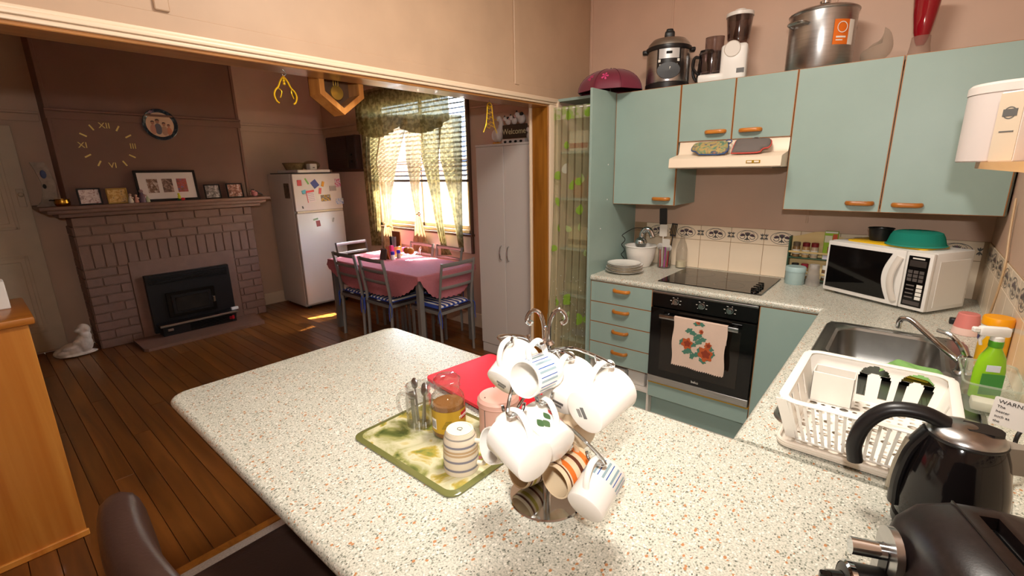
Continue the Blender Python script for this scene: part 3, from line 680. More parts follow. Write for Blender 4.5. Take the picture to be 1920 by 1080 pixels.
for k in range(-3, 8):
    xc = .9235+.2*k+.1
    if xc-.1 < .41 or xc+.1 > 2.36: continue
    inst('tile', tile_me[.2], gb, (xc, 0, 1.0)); t = inst('tile', tile_me[.1], gb, (xc, 0, 1.15)); inst('floral_print', tile_me['p'], t)
ge = bpy.data.objects['wall_east']; b = B(); b.bb(XE-.0035, XE, -3.0, -.002, .9, 1.2); obj('grout_bed', b, M['grout'], ge)
for k in range(15):
    yc = -.11-.2*k
    inst('tile', tile_me[.2], ge, (XE, yc, 1.0), (0, 0, -PI/2)); t = inst('tile', tile_me[.1], ge, (XE, yc, 1.15), (0, 0, -PI/2)); inst('floral_print', tile_me['p'], t)
# ================================================================== THINGS ON THE WORKTOPS
# ---- plates
PR = [.13, .118, .124, .116, .122, .114]
for k, r in enumerate(PR):
    b = B(); b.lathe([(r*.55, 0), (r*.6, .001), (r*.98, .016), (r, .019), (r*.985, .021), (r*.62, .007), (0, .006)], 36, cap1=False)
    nm = ['white dinner plate at the bottom of the plate stack', 'white plate second from the bottom of the stack', 'cream plate third from the bottom of the stack', 'white plate fourth from the bottom of the stack', 'cream plate just under the top plate of the stack', 'white plate with a grey rim on top of the stack'][k]
    t = thing('dinner_plate', nm, 'plate', (.567+.003*math.sin(k*2), -.425+.003*math.cos(k*3), .9+.0095*k), group='stacked plates by the pantry')
    obj('plate_body', b, M['cer'] if k % 2 == 0 or k == 5 else mat('cream_ceramic', 'e0cfae', .2), t)
    b = B(); b.lathe([(r*1.002, .0185), (r*.996, .0213), (r*.96, .0185)], 36, cap0=False, cap1=False); obj('rim_band', b, mat('rim', '8d8378', .3), t)
# ---- mixing bowl and hand mixer
t = thing('mixing_bowl', 'white glass mixing bowl behind the plate stack', 'bowl', (.56, -.165, .9))
b = B(); b.lathe([(.064, 0), (.07, .003), (.094, .05), (.105, .11), (.11, .148), (.112, .152), (.106, .152), (.1, .11), (.089, .05), (.063, .012), (0, .01)], 32, cap1=False); obj('bowl_body', b, mat('milk_glass', 'e9e2da', .15), t)
b = B(); b.lathe([(.112, .146), (.115, .15), (.112, .154)], 32, cap0=False, cap1=False); obj('bowl_rim', b, M['cer'], t)
t = thing('hand_mixer', 'chrome hand mixer with black cord standing in the white mixing bowl', 'mixer', (.56, -.165, .914))
b = B(); b.ball((0, 0, .155), (.042, .05, .045), 18); obj('motor_housing', b, M['chrome'], t)
b = B(); b.tube(smooth_path([(0, .01, .18), (.0, .015, .225), (.02, .02, .25), (.05, .03, .245), (.075, .03, .2)], 5), [.02]*21, 12); obj('mixer_handle', b, M['chrome'], t)
for x in (-.018, .018):
    b = B(); b.cyl((x, 0, .0), (x, 0, .13), .004); 
    for a in range(4):
        an = a*PI/2; b.tube([(x+.018*math.cos(an)*math.sin(q*PI/8), .018*math.sin(an)*math.sin(q*PI/8), .005+.05*q/8) for q in range(9)], .0015, 5)
    obj('beater', b, M['chrome'], t)
b = B(); cp = [(0, .02, .26), (-.04, -.04, .262), (-.075, -.095, .235)]
for k in range(26): a = k*.75; cp.append((-.085-.011*math.cos(a), -.108+.011*math.sin(a), .215-.0085*k))
b.tube(smooth_path(cp, 3), .0028, 6); obj('curly_cord', b, M['blackp'], t)
# ---- utensil jar
UJ = (.725, -.125, .9)
t = thing('utensil_jar', 'clear glass jar holding cooking utensils beside the mixing bowl', 'jar', UJ)
b = B(); b.lathe([(.042, 0), (.046, .004), (.046, .15), (.048, .152), (.0445, .152), (.0435, .006), (0, .006)], 24, cap1=False); obj('jar_wall', b, M['jarglass'], t)
def utensil(name, label, dx, dy, lean, L, hcol, kind, met=0, hcol2=None):
    base = Vector((UJ[0]+dx, UJ[1]+dy, UJ[2]+.008)); d = Vector((lean[0], lean[1], 1)).normalized()
    t = thing(name, label, 'utensil', base, group='utensils in the glass jar')
    b = B(); b.tube([d*0, d*(L*.3), d*(L*.72)], [.006, .0055, .004], 8); obj('handle', b, mat('handle', hcol, .4, met), t)
    b = B(); Mh = facing(Vector((.2, -1, 0)), d, d*(L*.72))
    hm = mat('head', hcol2 or hcol, .4, met)
    if kind == 'flat': b.prism(rrect(-.026, .026, 0, L*.28, .008), -.002, .002, Mh)
    elif kind == 'spoon': b.ball((0, 0, 0), 1); bmesh.ops.transform(b.bm, matrix=Mh @ Matrix.Translation((0, L*.14, 0)) @ Matrix.Diagonal((.022, L*.14, .006, 1)), verts=b.bm.verts[:])
    elif kind == 'slot':
        for x in (-.016, -.0055, .0055, .016): b.prism(rrect(x-.0035, x+.0035, 0, L*.28, .003, 2), -.0015, .0015, Mh)
        b.prism(rrect(-.02, .02, L*.25, L*.28, .004), -.0016, .0016, Mh); b.prism(rrect(-.02, .02, -.004, .008, .003), -.0016, .0016, Mh)
    obj('head', b, hm, t)
utensil('spatula', 'tall black plastic spatula with timber handle in the utensil jar', -.015, .01, (-.05, .02), .41, 'b08040', 'flat', hcol2='1a1716')
utensil('wooden_spoon', 'pale wooden spoon in the utensil jar', .01, .015, (.12, .05), .3, 'c59a5c', 'spoon')
utensil('spatula', 'white plastic spatula in the utensil jar', -.012, -.012, (.0, -.03), .3, 'ddd6cc', 'flat')
utensil('slotted_turner', 'black slotted turner in the utensil jar', .022, .0, (.1, .06), .31, '1b1918', 'slot')
utensil('peeler', 'red handled peeler in the utensil jar', -.022, -.02, (-.04, 0), .17, 'c42430', 'spoon', hcol2='b0aaa4')
utensil('cake_server', 'purple handled server in the utensil jar', .008, -.02, (.03, -.01), .2, 'b83ea8', 'flat', hcol2='c8c2ba')
utensil('scoop', 'pink handled scoop in the utensil jar', .026, -.014, (.04, .0), .16, 'c8404c', 'spoon', hcol2='b8b2ac')
t = thing('glass_carafe', 'clear glass bottle with cloudy liquid beside the utensil jar', 'bottle', (.822, -.062, .9))
b = B(); b.lathe([(.034, 0), (.038, .004), (.038, .13), (.03, .17), (.016, .2), (.015, .235), (.018, .238), (.0125, .238), (.013, .2), (.028, .168), (.0355, .13), (.0355, .006), (0, .006)], 24, cap1=False); obj('bottle_wall', b, M['glass'], t)
b = B(); b.lathe([(.034, .0065), (.0345, .048)], 20); obj('liquid', b, mat('cloudy', 'dccfae', .3), t)
# ---- blue tin, plastic cup, spice rack
t = thing('storage_tin', 'pale blue round tin with lid in front of the spice rack', 'tin', (1.54, -.132, .9))
b = B(); b.lathe([(.05, 0), (.052, .003), (.052, .08), (.05, .082)], 28); obj('tin_body', b, mat('blue_tin', 'a8c0bf', .35), t)
b = B(); b.lathe([(.0545, .076), (.0545, .1), (.051, .105), (0, .106)], 28, cap1=False); obj('tin_lid', b, mat('blue_tin_lid', 'abc6c6', .35), t)
t = thing('plastic_tumbler', 'clear upturned plastic tumbler between the blue tin and microwave', 'cup', (1.632, -.125, .9))
b = B(); b.lathe([(.036, 0), (.038, .002), (.036, .035), (.034, .036), (.026, .125), (0, .126)], 24, cap0=False, cap1=False); obj('tumbler_wall', b, sheer('cloudy_plastic', 'd8cfc8', .45), t)
sr = thing('spice_rack', 'two-tier pine and green spice rack against the tiled wall', 'rack', (1.63, -.04, .9))
yw = wood('pale_pine', 'd8b878', 'ecd29a', 'X', .5, 12); gg = mat('dark_green_paint', '33523f', .5)
out = [(-.15, 0), (.15, 0), (.15, .27)] + [(.15-.3*i/20, .27+.035*math.sin(PI*i/20)**2) for i in range(1, 20)] + [(-.15, .27)]
b = B(); b.prism(out, -.006, 0, facing((0, -1, 0), loc=(0, .027, 0))); obj('back_board', b, yw, sr)
for x in (-.15, .15): b = B(); b.bb(x-.004, x+.004, -.035, .027, 0, .275, .002, 1); obj('side_board', b, gg, sr)
for z in (.02, .15): b = B(); b.bb(-.146, .146, -.035, .022, z-.006, z, .001, 1); obj('rack_shelf', b, gg, sr)
for z in (.06, .185): b = B(); b.bb(-.15, .15, -.038, -.032, z-.008, z+.004, .002, 1); obj('front_rail', b, yw, sr)
def spice(x, z, lidc, body, label):
    t = thing('spice_jar', label, 'jar', (1.63+x, -.042, .9+z), group='jars in the spice rack')
    b = B(); b.lathe([(.019, 0), (.02, .002), (.02, .058), (.016, .066), (.016, .07)], 16); obj('jar_body', b, mat('spice', body, .25), t)
    b = B(); b.lathe([(.0195, .066), (.0195, .088), (.017, .09)], 16); obj('jar_lid', b, mat('spice_lid', lidc, .35), t)
    b = B(); b.lathe([(.0205, .018), (.0205, .045)], 16, cap0=False, cap1=False); obj('jar_label', b, M['label'], t)
for x, lc, bc, lb in ((-.115, '6b5a48', '8a6a44', 'brown spice jar at the green end of the spice rack'), (-.065, '7d1c24', 'c09a6a', 'tan spice jar with dark red lid in the rack'), (-.02, '8a2028', 'c8b094', 'pale spice jar with dark red lid beside the green packet')): spice(x, .15, lc, bc, lb)
for x, lc, bc, lb in ((-.11, '1c1a1a', '7a5a3c', 'black capped spice jar on the lower rack shelf'), (-.06, '8a2030', 'a8885c', 'red capped spice jar on the lower rack shelf'), (-.01, 'e0dcd4', 'b09070', 'white capped spice jar on the lower rack shelf'), (.05, 'e0dcd4', '6c5038', 'dark spice jar with white cap on the lower rack shelf')): spice(x, .02, lc, bc, lb)
t = thing('stock_packet', 'green food packet with fruit print standing in the spice rack', 'packet', (1.685, -.045, 1.05))
b = B(); b.bb(-.033, .033, -.014, .014, 0, .165, .002, 1); obj('packet_body', b, mat('green_packet', '9cc428', .4), t)
for ext, c in (((-.03, .005, .1, .14), 'e9e2c8'), ((.008, .03, .09, .15), 'd8562c'), ((-.03, .03, .0, .03), 'ddd6e4'), ((-.01, .03, .04, .075), '8c1f34'), ((-.03, .03, .155, .164), 'e8e4dc')):
    b = B(); b.bb(ext[0], ext[1], -.0148, -.0135, ext[2], ext[3]); obj('packet_print', b, mat('print', c, .5), t)
# ---- microwave
mwA = math.atan2(-.262, .432)
mw = thing('microwave_oven', 'white microwave oven turned across the worktop corner', 'microwave', (1.918, -.37+.012, .9), mwA)
W2, D, H = .2525, .275, .29
def mb(name, ext, mt, par=mw, bev=.002, seg=1):
    b = B(); b.bb(*ext, bev, seg); return obj(name, b, mt, par)
mb('case', (-W2, W2, .012, D, .012, H), M['white'], bev=.006, seg=2)
for x in (-.2, .2):
    for y in (.04, .23): b = B(); b.cyl((x, y, 0), (x, y, .014), .014); obj('foot', b, M['blackp'], mw)
dd = mb('door', (-W2, W2-.115, -.012, .012, .014, H-.002), M['white'], bev=.005, seg=2)
b = B(); b.prism([(-W2+.014, .036), (W2-.172, .036)]+[(W2-.172+.0-.036*math.sin(PI*i/12), .036+(H-.06)*i/12) for i in range(1, 12)]+[(W2-.172, H-.024), (-W2+.014, H-.024)], -.0135, -.011, facing((0, -1, 0))@Matrix.Translation((0, 0, .0255))); obj('door_glass', b, M['blackg'], dd)
b = B(); b.tube([(W2-.135-.02*math.sin(PI*i/10), -.016-.016*math.sin(PI*i/10), .04+(H-.075)*i/10) for i in range(11)], [(.016, .009)]*11, 10, flat=(1, 0, 0)); obj('door_handle', b, M['white2'], dd)
pc = mb('control_panel', (W2-.112, W2, -.012, .012, .014, H-.002), M['white'], bev=.005, seg=2)
mb('keypad', (W2-.1, W2-.014, -.0136, -.011, .03, H-.02), M['black'], pc, .001)
mb('display', (W2-.092, W2-.022, -.0146, -.013, H-.07, H-.04), mat('display_grey', '3c3633', .2), pc, .001)
mb('maker_strip', (W2-.082, W2-.032, -.0146, -.013, H-.034, H-.028), M['label'], pc, 0)
for r in range(3):
    for c in range(3): mb('key', (W2-.092+.024*c, W2-.073+.024*c, -.0146, -.013, .15+.019*r, .165+.019*r), mat('key_grey', '57504d', .4), pc, 0)
for r in range(4):
    mb('white_key', (W2-.046, W2-.022, -.0146, -.013, .066+.019*r, .081+.019*r), M['label'], pc, 0)
    mb('key_print', (W2-.09, W2-.056, -.0144, -.013, .07+.019*r, .076+.019*r), mat('key_grey2', '68605c', .4), pc, 0)
mb('open_button', (W2-.092, W2-.022, -.0146, -.013, .038, .056), mat('key_grey3', '4c4644', .4), pc, 0)
b = B(); b.bb(W2-.001, W2+.002, .04, D-.02, .03, H-.04, .0015, 1); obj('side_pressing', b, M['white'], mw)
MT = .9+H
tp = Matrix.Translation((1.918, -.358, MT)) @ Matrix.Rotation(mwA, 4, 'Z')
def mwp(x, y, z=0): return tp @ Vector((x, y, z))
t = thing('cutting_board', 'yellow plastic board lying on top of the microwave', 'board', mwp(-.01, .14), mwA)
b = B(); b.prism(rrect(-.19, .19, -.1, .1, .03), 0, .008); obj('board', b, mat('yellow_plastic', 'e2b416', .35), t)
b = B(); b.prism(rrect(-.17, .17, -.08, .08, .02), .0075, .0095); obj('board_face', b, mat('yellow_plastic_worn', 'dcae1a', .5), t)
t = thing('cake_tin', 'small round black baking tin on the yellow board', 'tin', mwp(-.085, .13, .0095))
b = B(); b.lathe([(.042, 0), (.044, .002), (.053, .062), (.058, .064), (.056, .067), (.05, .063), (.041, .005), (0, .005)], 28, cap1=False); obj('tin_body', b, M['blackp'], t)
t = thing('microwave_cover', 'translucent teal plastic dome cover on the yellow board', 'cover', mwp(.085, .13, .0095))
b = B(); b.lathe([(.118, 0), (.12, .004), (.114, .008), (.104, .045), (.095, .062), (.08, .068), (0, .07)], 36, cap0=False, cap1=False); obj('dome', b, sheer('teal_plastic', '2f9f8c', .85), t)
b = B(); b.lathe([(.118, .0), (.123, .003), (.118, .007)], 36, cap0=False, cap1=False); obj('dome_rim', b, mat('teal_rim', '2a8c7c', .3), t)
for a in range(5): b = B(); b.cyl((.05*math.cos(a*1.26), .05*math.sin(a*1.26), .066), (.05*math.cos(a*1.26), .05*math.sin(a*1.26), .0705), .005, n=10); obj('steam_vent', b, mat('teal_dark', '1f6e62', .4), t)
# ---- sink
sk = thing('inset_sink', 'stainless steel inset sink with drainer in the speckled worktop', 'sink', (2.03, -1.4, .9))
def sink_fn():
    b = B(); x0, x1, y0, y1 = 1.80, 2.262, -1.965, -.838
    o1 = rrect(x0, x1, y0, y1, .07, 6); o2 = rrect(x0+.012, x1-.012, y0+.012, y1-.012, .062, 6)
    def lv(o, z): return [b.bm.verts.new((x, y, z)) for x, y in o]
    r1 = lv(o1, .9005); r2 = lv(rrect(x0+.004, x1-.004, y0+.004, y1-.004, .068, 6), .905); r3 = lv(o2, .9035); b.skin(r1, r2); b.skin(r2, r3)
    return b, r3
b, r3 = sink_fn(); obj('sink_rim', b, M['dsteel'], sk, w=True)
b = B(); b.prism(rrect(1.812, 2.25, -1.953, -1.43, .05, 5), .886, .889); obj('drainer', b, M['dsteel'], sk, w=True)
for k in range(9): b = B(); b.bb(1.86+.038*k, 1.872+.038*k, -1.9, -1.5, .888, .891, .001, 1); obj('drainer_rib', b, M['dsteel'], sk, w=True)
b = B(); rr = []
for z, d, r in ((.9038, -.012, .06), (.902, .012, .07), (.893, .022, .07), (.80, .03, .07), (.765, .042, .06), (.755, .07, .05)):
    rr.append([b.bm.verts.new((x, y, z)) for x, y in rrect(1.83+d, 2.2-d, -1.32+d, -.872-d, r, 6)])
for p, q in zip(rr, rr[1:]): b.skin(p, q)
b._f(rr[-1]); obj('bowl', b, M['dsteel'], sk, w=True)
b = B(); b.prism([(1.812, -.85), (2.25, -.85), (2.25, -.873), (1.812, -.873)], .9025, .9036); b.prism([(1.812, -1.43), (2.25, -1.43), (2.25, -1.319), (1.812, -1.319)], .9025, .9036); b.bb(1.812, 1.831, -1.32, -.87, .9025, .9036); b.bb(2.199, 2.25, -1.32, -.87, .9025, .9036); obj('deck', b, M['dsteel'], sk, w=True)
b = B(); b.lathe([(.03, .756), (.028, .758), (0, .7575)], 20, Matrix.Translation((2.015, -1.14, 0)), cap1=False); obj('waste_outlet', b, M['chrome'], sk, w=True)
tpz = thing('mixer_tap', 'chrome mixer tap with swivel spout at the sink', 'tap', (2.228, -1.24, .9036))
b = B(); b.lathe([(.026, 0), (.027, .006), (.021, .012), (.02, .055), (.016, .062)], 20); obj('tap_body', b, M['chrome'], tpz)
b = B(); sp_ = [at(1796, 682, Y=-1.24), at(1770, 655, Y=-1.22), at(1740, 628, Y=-1.19), at(1712, 603, Y=-1.16), at(1698, 597, Y=-1.15), at(1688, 600, Y=-1.145), at(1684, 614, Y=-1.14)]
b.tube(smooth_path([(2.228, -1.24, .93)]+sp_[1:], 5), .0095, 12); obj('spout', b, M['chrome'], tpz, w=True)
b = B(); b.tube(smooth_path([(2.23, -1.235, .955), at(1800, 648, Y=-1.22), at(1782, 628, Y=-1.2), at(1758, 619, Y=-1.18)], 5), [.008]*8+[.007]*8, 10); obj('lever', b, M['chrome'], tpz, w=True)
# ---- dish rack and tray
M['rackw'] = mat('white_rack_plastic', 'f0ebe2', .35)
t = thing('drip_tray', 'off-white plastic drip tray under the dish rack', 'tray', (2.02, -1.87, .9056))
b = B(); b.prism(rrect(-.18, .185, -.212, .2, .03), .0, .004); b.tube([(x, y, .012) for x, y in rrect(-.178, .183, -.21, .198, .03)], .005, 8, closed=True)
b.tube([(x, y, .007) for x, y in rrect(-.179, .184, -.211, .199, .03)], .004, 8, closed=True); obj('tray_body', b, mat('tray_plastic', 'ddd2c4', .4), t)
dk = thing('dish_rack', 'empty white plastic dish rack with cutlery holder beside the sink', 'dish rack', (2.005, -1.888, .9096))
RX, RY, BXx, BYy, RZ = .163, .2, .135, .165, .125      # rim half sizes, base half sizes, rim height
def wall_pt(side, s, h):                              # s -1..1 along the side, h 0..1
    hx = BXx+(RX-BXx)*h; hy = BYy+(RY-BYy)*h; z = .012+h*(RZ-.012)
    return {'n': Vector((s*hx, hy, z)), 's': Vector((s*hx, -hy, z)), 'w': Vector((-hx, s*hy, z)), 'e': Vector((hx, s*hy, z))}[side]
def rack_wall(side, holes, nu=64, nv=20):
    b = B(); nrm = {'n': (0, 1, 0), 's': (0, -1, 0), 'w': (-1, 0, 0), 'e': (1, 0, 0)}[side]; nrm = Vector(nrm)*.0032
    keep = set()
    for i in range(nu):
        for j in range(nv):
            if not holes(-1+2*(i+.5)/nu, (j+.5)/nv): keep.add((i, j))
    vs = {}
    def V(i, j, k):
        q = (i, j, k)
        if q not in vs: vs[q] = b.bm.verts.new(wall_pt(side, -1+2*i/nu, j/nv)+nrm*k)
        return vs[q]
    for i, j in keep:
        b._f([V(i, j, 0), V(i+1, j, 0), V(i+1, j+1, 0), V(i, j+1, 0)]); b._f([V(i, j, 1), V(i, j+1, 1), V(i+1, j+1, 1), V(i+1, j, 1)])
        for di, dj, a, c in ((-1, 0, (0, 0), (0, 1)), (1, 0, (1, 1), (1, 0)), (0, -1, (1, 0), (0, 0)), (0, 1, (0, 1), (1, 1))):
            if (i+di, j+dj) not in keep: b._f([V(i+a[0], j+a[1], 0), V(i+c[0], j+c[1], 0), V(i+c[0], j+c[1], 1), V(i+a[0], j+a[1], 1)])
    return obj('rack_wall', b, M['rackw'], dk)
def arch_hole(s, h):
    for c in (.02, .62):
        dx = abs(s-c)*RX; z = h*.12
        if .16 < h:
            top = .07
            if z < top and .018 < dx < .04: return True
            if z >= top and .018 < math.hypot(dx, z-top) < .04: return True
    return False
rack_wall('n', arch_hole, 96, 40)
rack_wall('w', lambda s, h: .25 < h < .72 and any(abs(s-c) < .035 for c in (-.45, -.05, .35)), 60, 16); rack_wall('e', lambda s, h: .25 < h < .72 and any(abs(s-c) < .035 for c in (-.45, -.05, .35)), 60, 16)
for k in range(21):                                    # upright slats of the side facing the kettle
    s = -1+2*k/20; b = B(); p0, p1 = wall_pt('s', s, 0), wall_pt('s', s, 1); wd = .0032 if 0 < k < 20 else .012
    b.bb(-wd, wd, -.002, .002, 0, 1, M=Matrix(((1, 0, p1.x-p0.x, p0.x), (0, 1, p1.y-p0.y, p0.y), (0, 0, p1.z-p0.z, p0.z), (0, 0, 0, 1)))); obj('slat', b, M['rackw'], dk)
b = B(); rim = rrect(-RX, RX, -RY, RY, .035); b.tube([(x, y, RZ) for x, y in rim], [(.0035, .011)]*len(rim), 10, closed=True, flat=(0, 0, 1)); obj('rim', b, M['rackw'], dk)
b = B(); b.tube([(x, y, .012) for x, y in rrect(-BXx, BXx, -BYy, BYy, .02)], .004, 8, closed=True); obj('base_rim', b, M['rackw'], dk)
b = B(); nx, ny = 11, 13; cw, chh = 2*BXx/nx, 2*BYy/ny                 # perforated floor
for i in range(nx):
    for j in range(ny):
        cx, cy = -BXx+cw*(i+.5), -BYy+chh*(j+.5); big = (i*7+j*5) % 3 == 0; a, c = (cw*.43, chh*.36) if big else (cw*.24, chh*.2); ou, inn = [], []
        for q in range(16):
            th = 2*PI*q/16; cs, sn = math.cos(th), math.sin(th); m_ = max(abs(cs), abs(sn)); ou.append(b.bm.verts.new((cx+cw/2*cs/m_, cy+chh/2*sn/m_, .012))); inn.append(b.bm.verts.new((cx+a*cs, cy+c*sn, .012)))
        b.skin(ou, inn)
bmesh.ops.remove_doubles(b.bm, verts=b.bm.verts[:], dist=1e-5); obj('perforated_floor', b, M['rackw'], dk)
for x in (-.12, .12):
    for y in (-.15, .15): b = B(); b.cyl((x, y, 0), (x, y, .012), .008); obj('foot', b, M['rackw'], dk)
b = B(); x0, x1, y0, y1 = -.135, -.035, .085, .15
for q in ((x0, x1, y0, y0+.003), (x0, x1, y1-.003, y1), (x0, x0+.003, y0, y1), (x1-.003, x1, y0, y1)): b.bb(q[0], q[1], q[2], q[3], .014, .105, .001, 1)
b.bb(x0, x1, y0, y1, .0125, .016); obj('cutlery_holder', b, M['rackw'], dk)
# ---- cloth and sponge on the sink divider
t = tag(obj('sponge', B().box((0, 0, .012), (.1, .055, .024), .005), mat('yellow_sponge', 'cdb42c', .9, bump=.6, bscale=300), loc=(2.1, -1.373, .9037)), 'yellow sponge under the green cloth at the sink edge', 'sponge')
t.rotation_euler = (0, 0, -.3)
b = B(); b.grid(lambda u, v: Vector(((u-.5)*.15, (v-.5)*.1, max(.004, .034+.006*math.sin(u*9+v*4)*math.sin(v*7)-.06*max(0, abs(u-.5)*2-.72)-.05*max(0, abs(v-.5)*2-.72)))), 24, 20)
t = tag(obj('dish_cloth', b, mat('green_cloth', '7fae62', .95, bump=.4, bscale=250), smooth=180, loc=(2.1, -1.373, .9036)), 'crumpled green dish cloth beside the tap', 'cloth'); t.rotation_euler = (0, 0, -.3)
# ---- right end of the sink run
t = thing('plastic_tub', 'clear plastic tub holding the green spray bottle', 'tub', (2.262, -1.475, .9036))
tubm = sheer('clear_tub', 'cfd8c8', .3); b = B(); rr = []
for z, d in ((0, .012), (.003, .006), (.085, -.004), (.092, -.01)): rr.append([b.bm.verts.new((x, y, z)) for x, y in rrect(-.052+d, .052-d, -.105+d, .105-d, .02)])
for p, q in zip(rr, rr[1:]): b.skin(p, q)
b._f(rr[0]); obj('tub_wall', b, tubm, t); b = B(); b.tube([(x, y, .092) for x, y in rrect(-.062, .062, -.115, .115, .025)], .003, 8, closed=True); obj('tub_rim', b, tubm, t)
t = tag(obj('sponge', B().box((0, 0, .014), (.07, .05, .028), .005), mat('white_sponge', 'e0dccb', .9), loc=(2.262, -1.535, .909)), 'white sponge in the clear tub', 'sponge')
SBx = (2.262, -1.44, .907)
t = thing('spray_bottle', 'green spray bottle with white trigger in the clear tub', 'bottle', SBx, .35)
gm = mat('lime_bottle', '8ec41e', .25, var=.12, scale=9); b = B()
for k, (z, a, c) in enumerate(((0, .033, .02), (.004, .036, .023), (.09, .036, .023), (.13, .03, .021), (.155, .017, .016), (.165, .014, .014))):
    q = b.ring(Vector((0, 0, z)), Vector((a, 0, 0)), Vector((0, c, 0)), 22); 
    if k: b.skin(prev, q)
    else: b._f(q[::-1])
    prev = q
b._f(prev); obj('bottle_body', b, gm, t)
b = B(); b.lathe([(.0155, .162), (.0165, .165), (.0165, .18), (.015, .182)], 20); obj('collar', b, mat('green_collar', '4f9a1e', .4), t)
b = B(); b.lathe([(.0155, .181), (.0155, .192), (.012, .196)], 18); b.bb(-.045, .025, -.012, .012, .194, .222, .006, 2); b.bb(-.06, -.043, -.008, .008, .203, .218, .003, 1); hd = obj('trigger_head', b, M['white'], t)
b = B(); b.tube([(-.03, 0, .197), (-.038, 0, .18), (-.034, 0, .165)], [.006, .005, .004], 8); obj('trigger', b, M['white'], hd)
b = B(); b.bb(-.026, .026, -.0236, -.022, .02, .085, .0005, 1); obj('bottle_label', b, mat('green_label', '3f8a3a', .5), t)
b = B(); b.bb(-.02, .012, -.0242, -.0232, .092, .112, .0005, 1); obj('brand_roundel', b, mat('blue_label', 'd8dcec', .5), t)
t = thing('wipes_canister', 'yellow wipes canister with orange lid against the tiled side wall', 'canister', (2.3, -1.09, .9))
b = B(); b.lathe([(.037, 0), (.039, .003), (.039, .15), (.037, .153)], 24); obj('canister_body', b, mat('yellow_canister', 'f0b412', .35), t)
b = B(); b.lathe([(.0395, .135), (.0395, .15)], 24, cap0=False, cap1=False); obj('white_band', b, M['label'], t); b = B(); b.lathe([(.041, .15), (.041, .172), (.038, .178), (0, .178)], 24, cap1=False); obj('canister_lid', b, mat('orange_lid', 'f2a006', .35), t)
b = B(); b.bb(-.0405, -.0385, -.02, .02, .09, .115, .0005, 1); obj('canister_badge', b, mat('navy_badge', '2c3470', .5), t)
t = thing('tumbler', 'pink ombre tumbler standing upside down near the microwave', 'cup', (2.262, -.705, .9))
pk = mat('pink_ombre', 'd98078', .35, var=0); b = B(); b.lathe([(.043, 0), (.045, .003), (.034, .085), (.031, .088), (0, .088)], 26, cap0=False, cap1=False); obj('tumbler_body', b, pk, t)
b = B(); b.lathe([(.0452, .001), (.0455, .004), (.0425, .03)], 26, cap0=False, cap1=False); obj('pale_band', b, mat('pale_pink', 'ecc8bc', .35), t)
b = B(); b.tube(smooth_path([at(1905, 372, X=2.333), at(1893, 440, X=2.335), at(1884, 500, X=2.335), at(1866, 560, X=2.335), (2.33, -.56, .95), (2.3, -.57, .92), (2.27, -.58, .912), (2.255, -.575, .92), (2.243, -.57, .915)], 6), .004, 6)
t = thing('power_cord', 'cream power cord running down the tiled side wall to a black plug', 'cord', (2.3, -.57, .906)); obj('cord', b, mat('cream_cord', 'c8a880', .5), t, w=True)
b = B(); b.bb(2.215, 2.245, -.585, -.555, .9, .928, .006, 2); obj('plug', b, M['blackp'], t, w=True)
# ---- side wall shelf with canisters
SZ = 1.59
sh = thing('wall_shelf', 'short pine shelf on the side wall holding white canisters', 'shelf', (2.25, -1.7, SZ-.018))
b = B(); b.prism([(2.345, -2.3), (2.155, -2.3), (2.145, -1.31), (2.155, -1.28), (2.2, -1.265), (2.345, -1.265)], SZ-.018, SZ); obj('shelf_board', b, wood('pine_shelf', 'c58a4a', 'dfae70', 'Y', .4, 12), sh, w=True)
for y in (-1.5, -2.15): b = B(); b.bb(2.23, 2.345, y-.008, y+.008, SZ-.03, SZ-.018); b.bb(2.33, 2.345, y-.008, y+.008, SZ-.13, SZ-.018); obj('bracket', b, M['trim'], sh, w=True)
t = thing('bread_canister', 'tall white round canister with wire lid loop on the shelf end', 'canister', (2.212, -1.345, SZ))
cm = mat('canister_enamel', 'c4b8b2', .35); b = B(); b.lathe([(.112, 0), (.115, .003), (.115, .185), (.113, .187)], 36); obj('canister_body', b, cm, t)
b = B(); b.lathe([(.117, .183), (.117, .203), (.11, .21), (0, .213)], 36, cap1=False); obj('lid', b, mat('canister_lid', 'cabfb8', .35), t)
b = B(); b.tube(arc((.02, 0, .21), .03, 0, PI, 12), .0025, 8); obj('lid_loop', b, M['chrome'], t)
t = thing('tea_carton', 'white and beige carton with round print on the side shelf', 'box', (2.19, -1.575, SZ))
b = B(); b.bb(-.02, .035, -.04, .04, 0, .165, .002, 1); t.rotation_euler.z = -.75; obj('carton', b, M['white'], t); b = B(); b.bb(-.0192, .0342, -.0412, -.0395, .003, .162); obj('beige_side', b, mat('beige_card', 'bfae98', .6), t)
b = B(); b.lathe([(.012, 0), (.0145, 0)], 22, facing((0, -1, 0), loc=(.008, -.0418, .115)), False, False); obj('round_print', b, M['ink'], t)
for q in ((.07, .073), (.107, .124)): b = B(); b.bb(-.007, .024, -.0422, -.041, q[0], q[1]); obj('print_bar', b, M['ink'], t)
t = thing('ceramic_canister', 'glossy white ceramic canister with clip lid on the side shelf', 'canister', (2.268, -1.72, SZ))
b = B(); b.lathe([(.062, 0), (.066, .004), (.066, .13), (.06, .15), (.06, .155)], 30); obj('canister_body', b, M['cer'], t); b = B(); b.lathe([(.064, .155), (.064, .168), (.05, .178), (0, .18)], 30, cap1=False); obj('lid', b, M['cer'], t)
b = B(); b.tube(arc((-.066, 0, .15), .012, 0, 2*PI, 14, 'yz'), .002, 6); obj('wire_clip', b, M['chrome'], t)
b = B(); b.lathe([(.0662, .03), (.0664, .09)], 30, cap0=False, cap1=False); obj('printed_band', b, mat('canister_print', 'cfc4bc', .3, var=.3, scale=30), t)
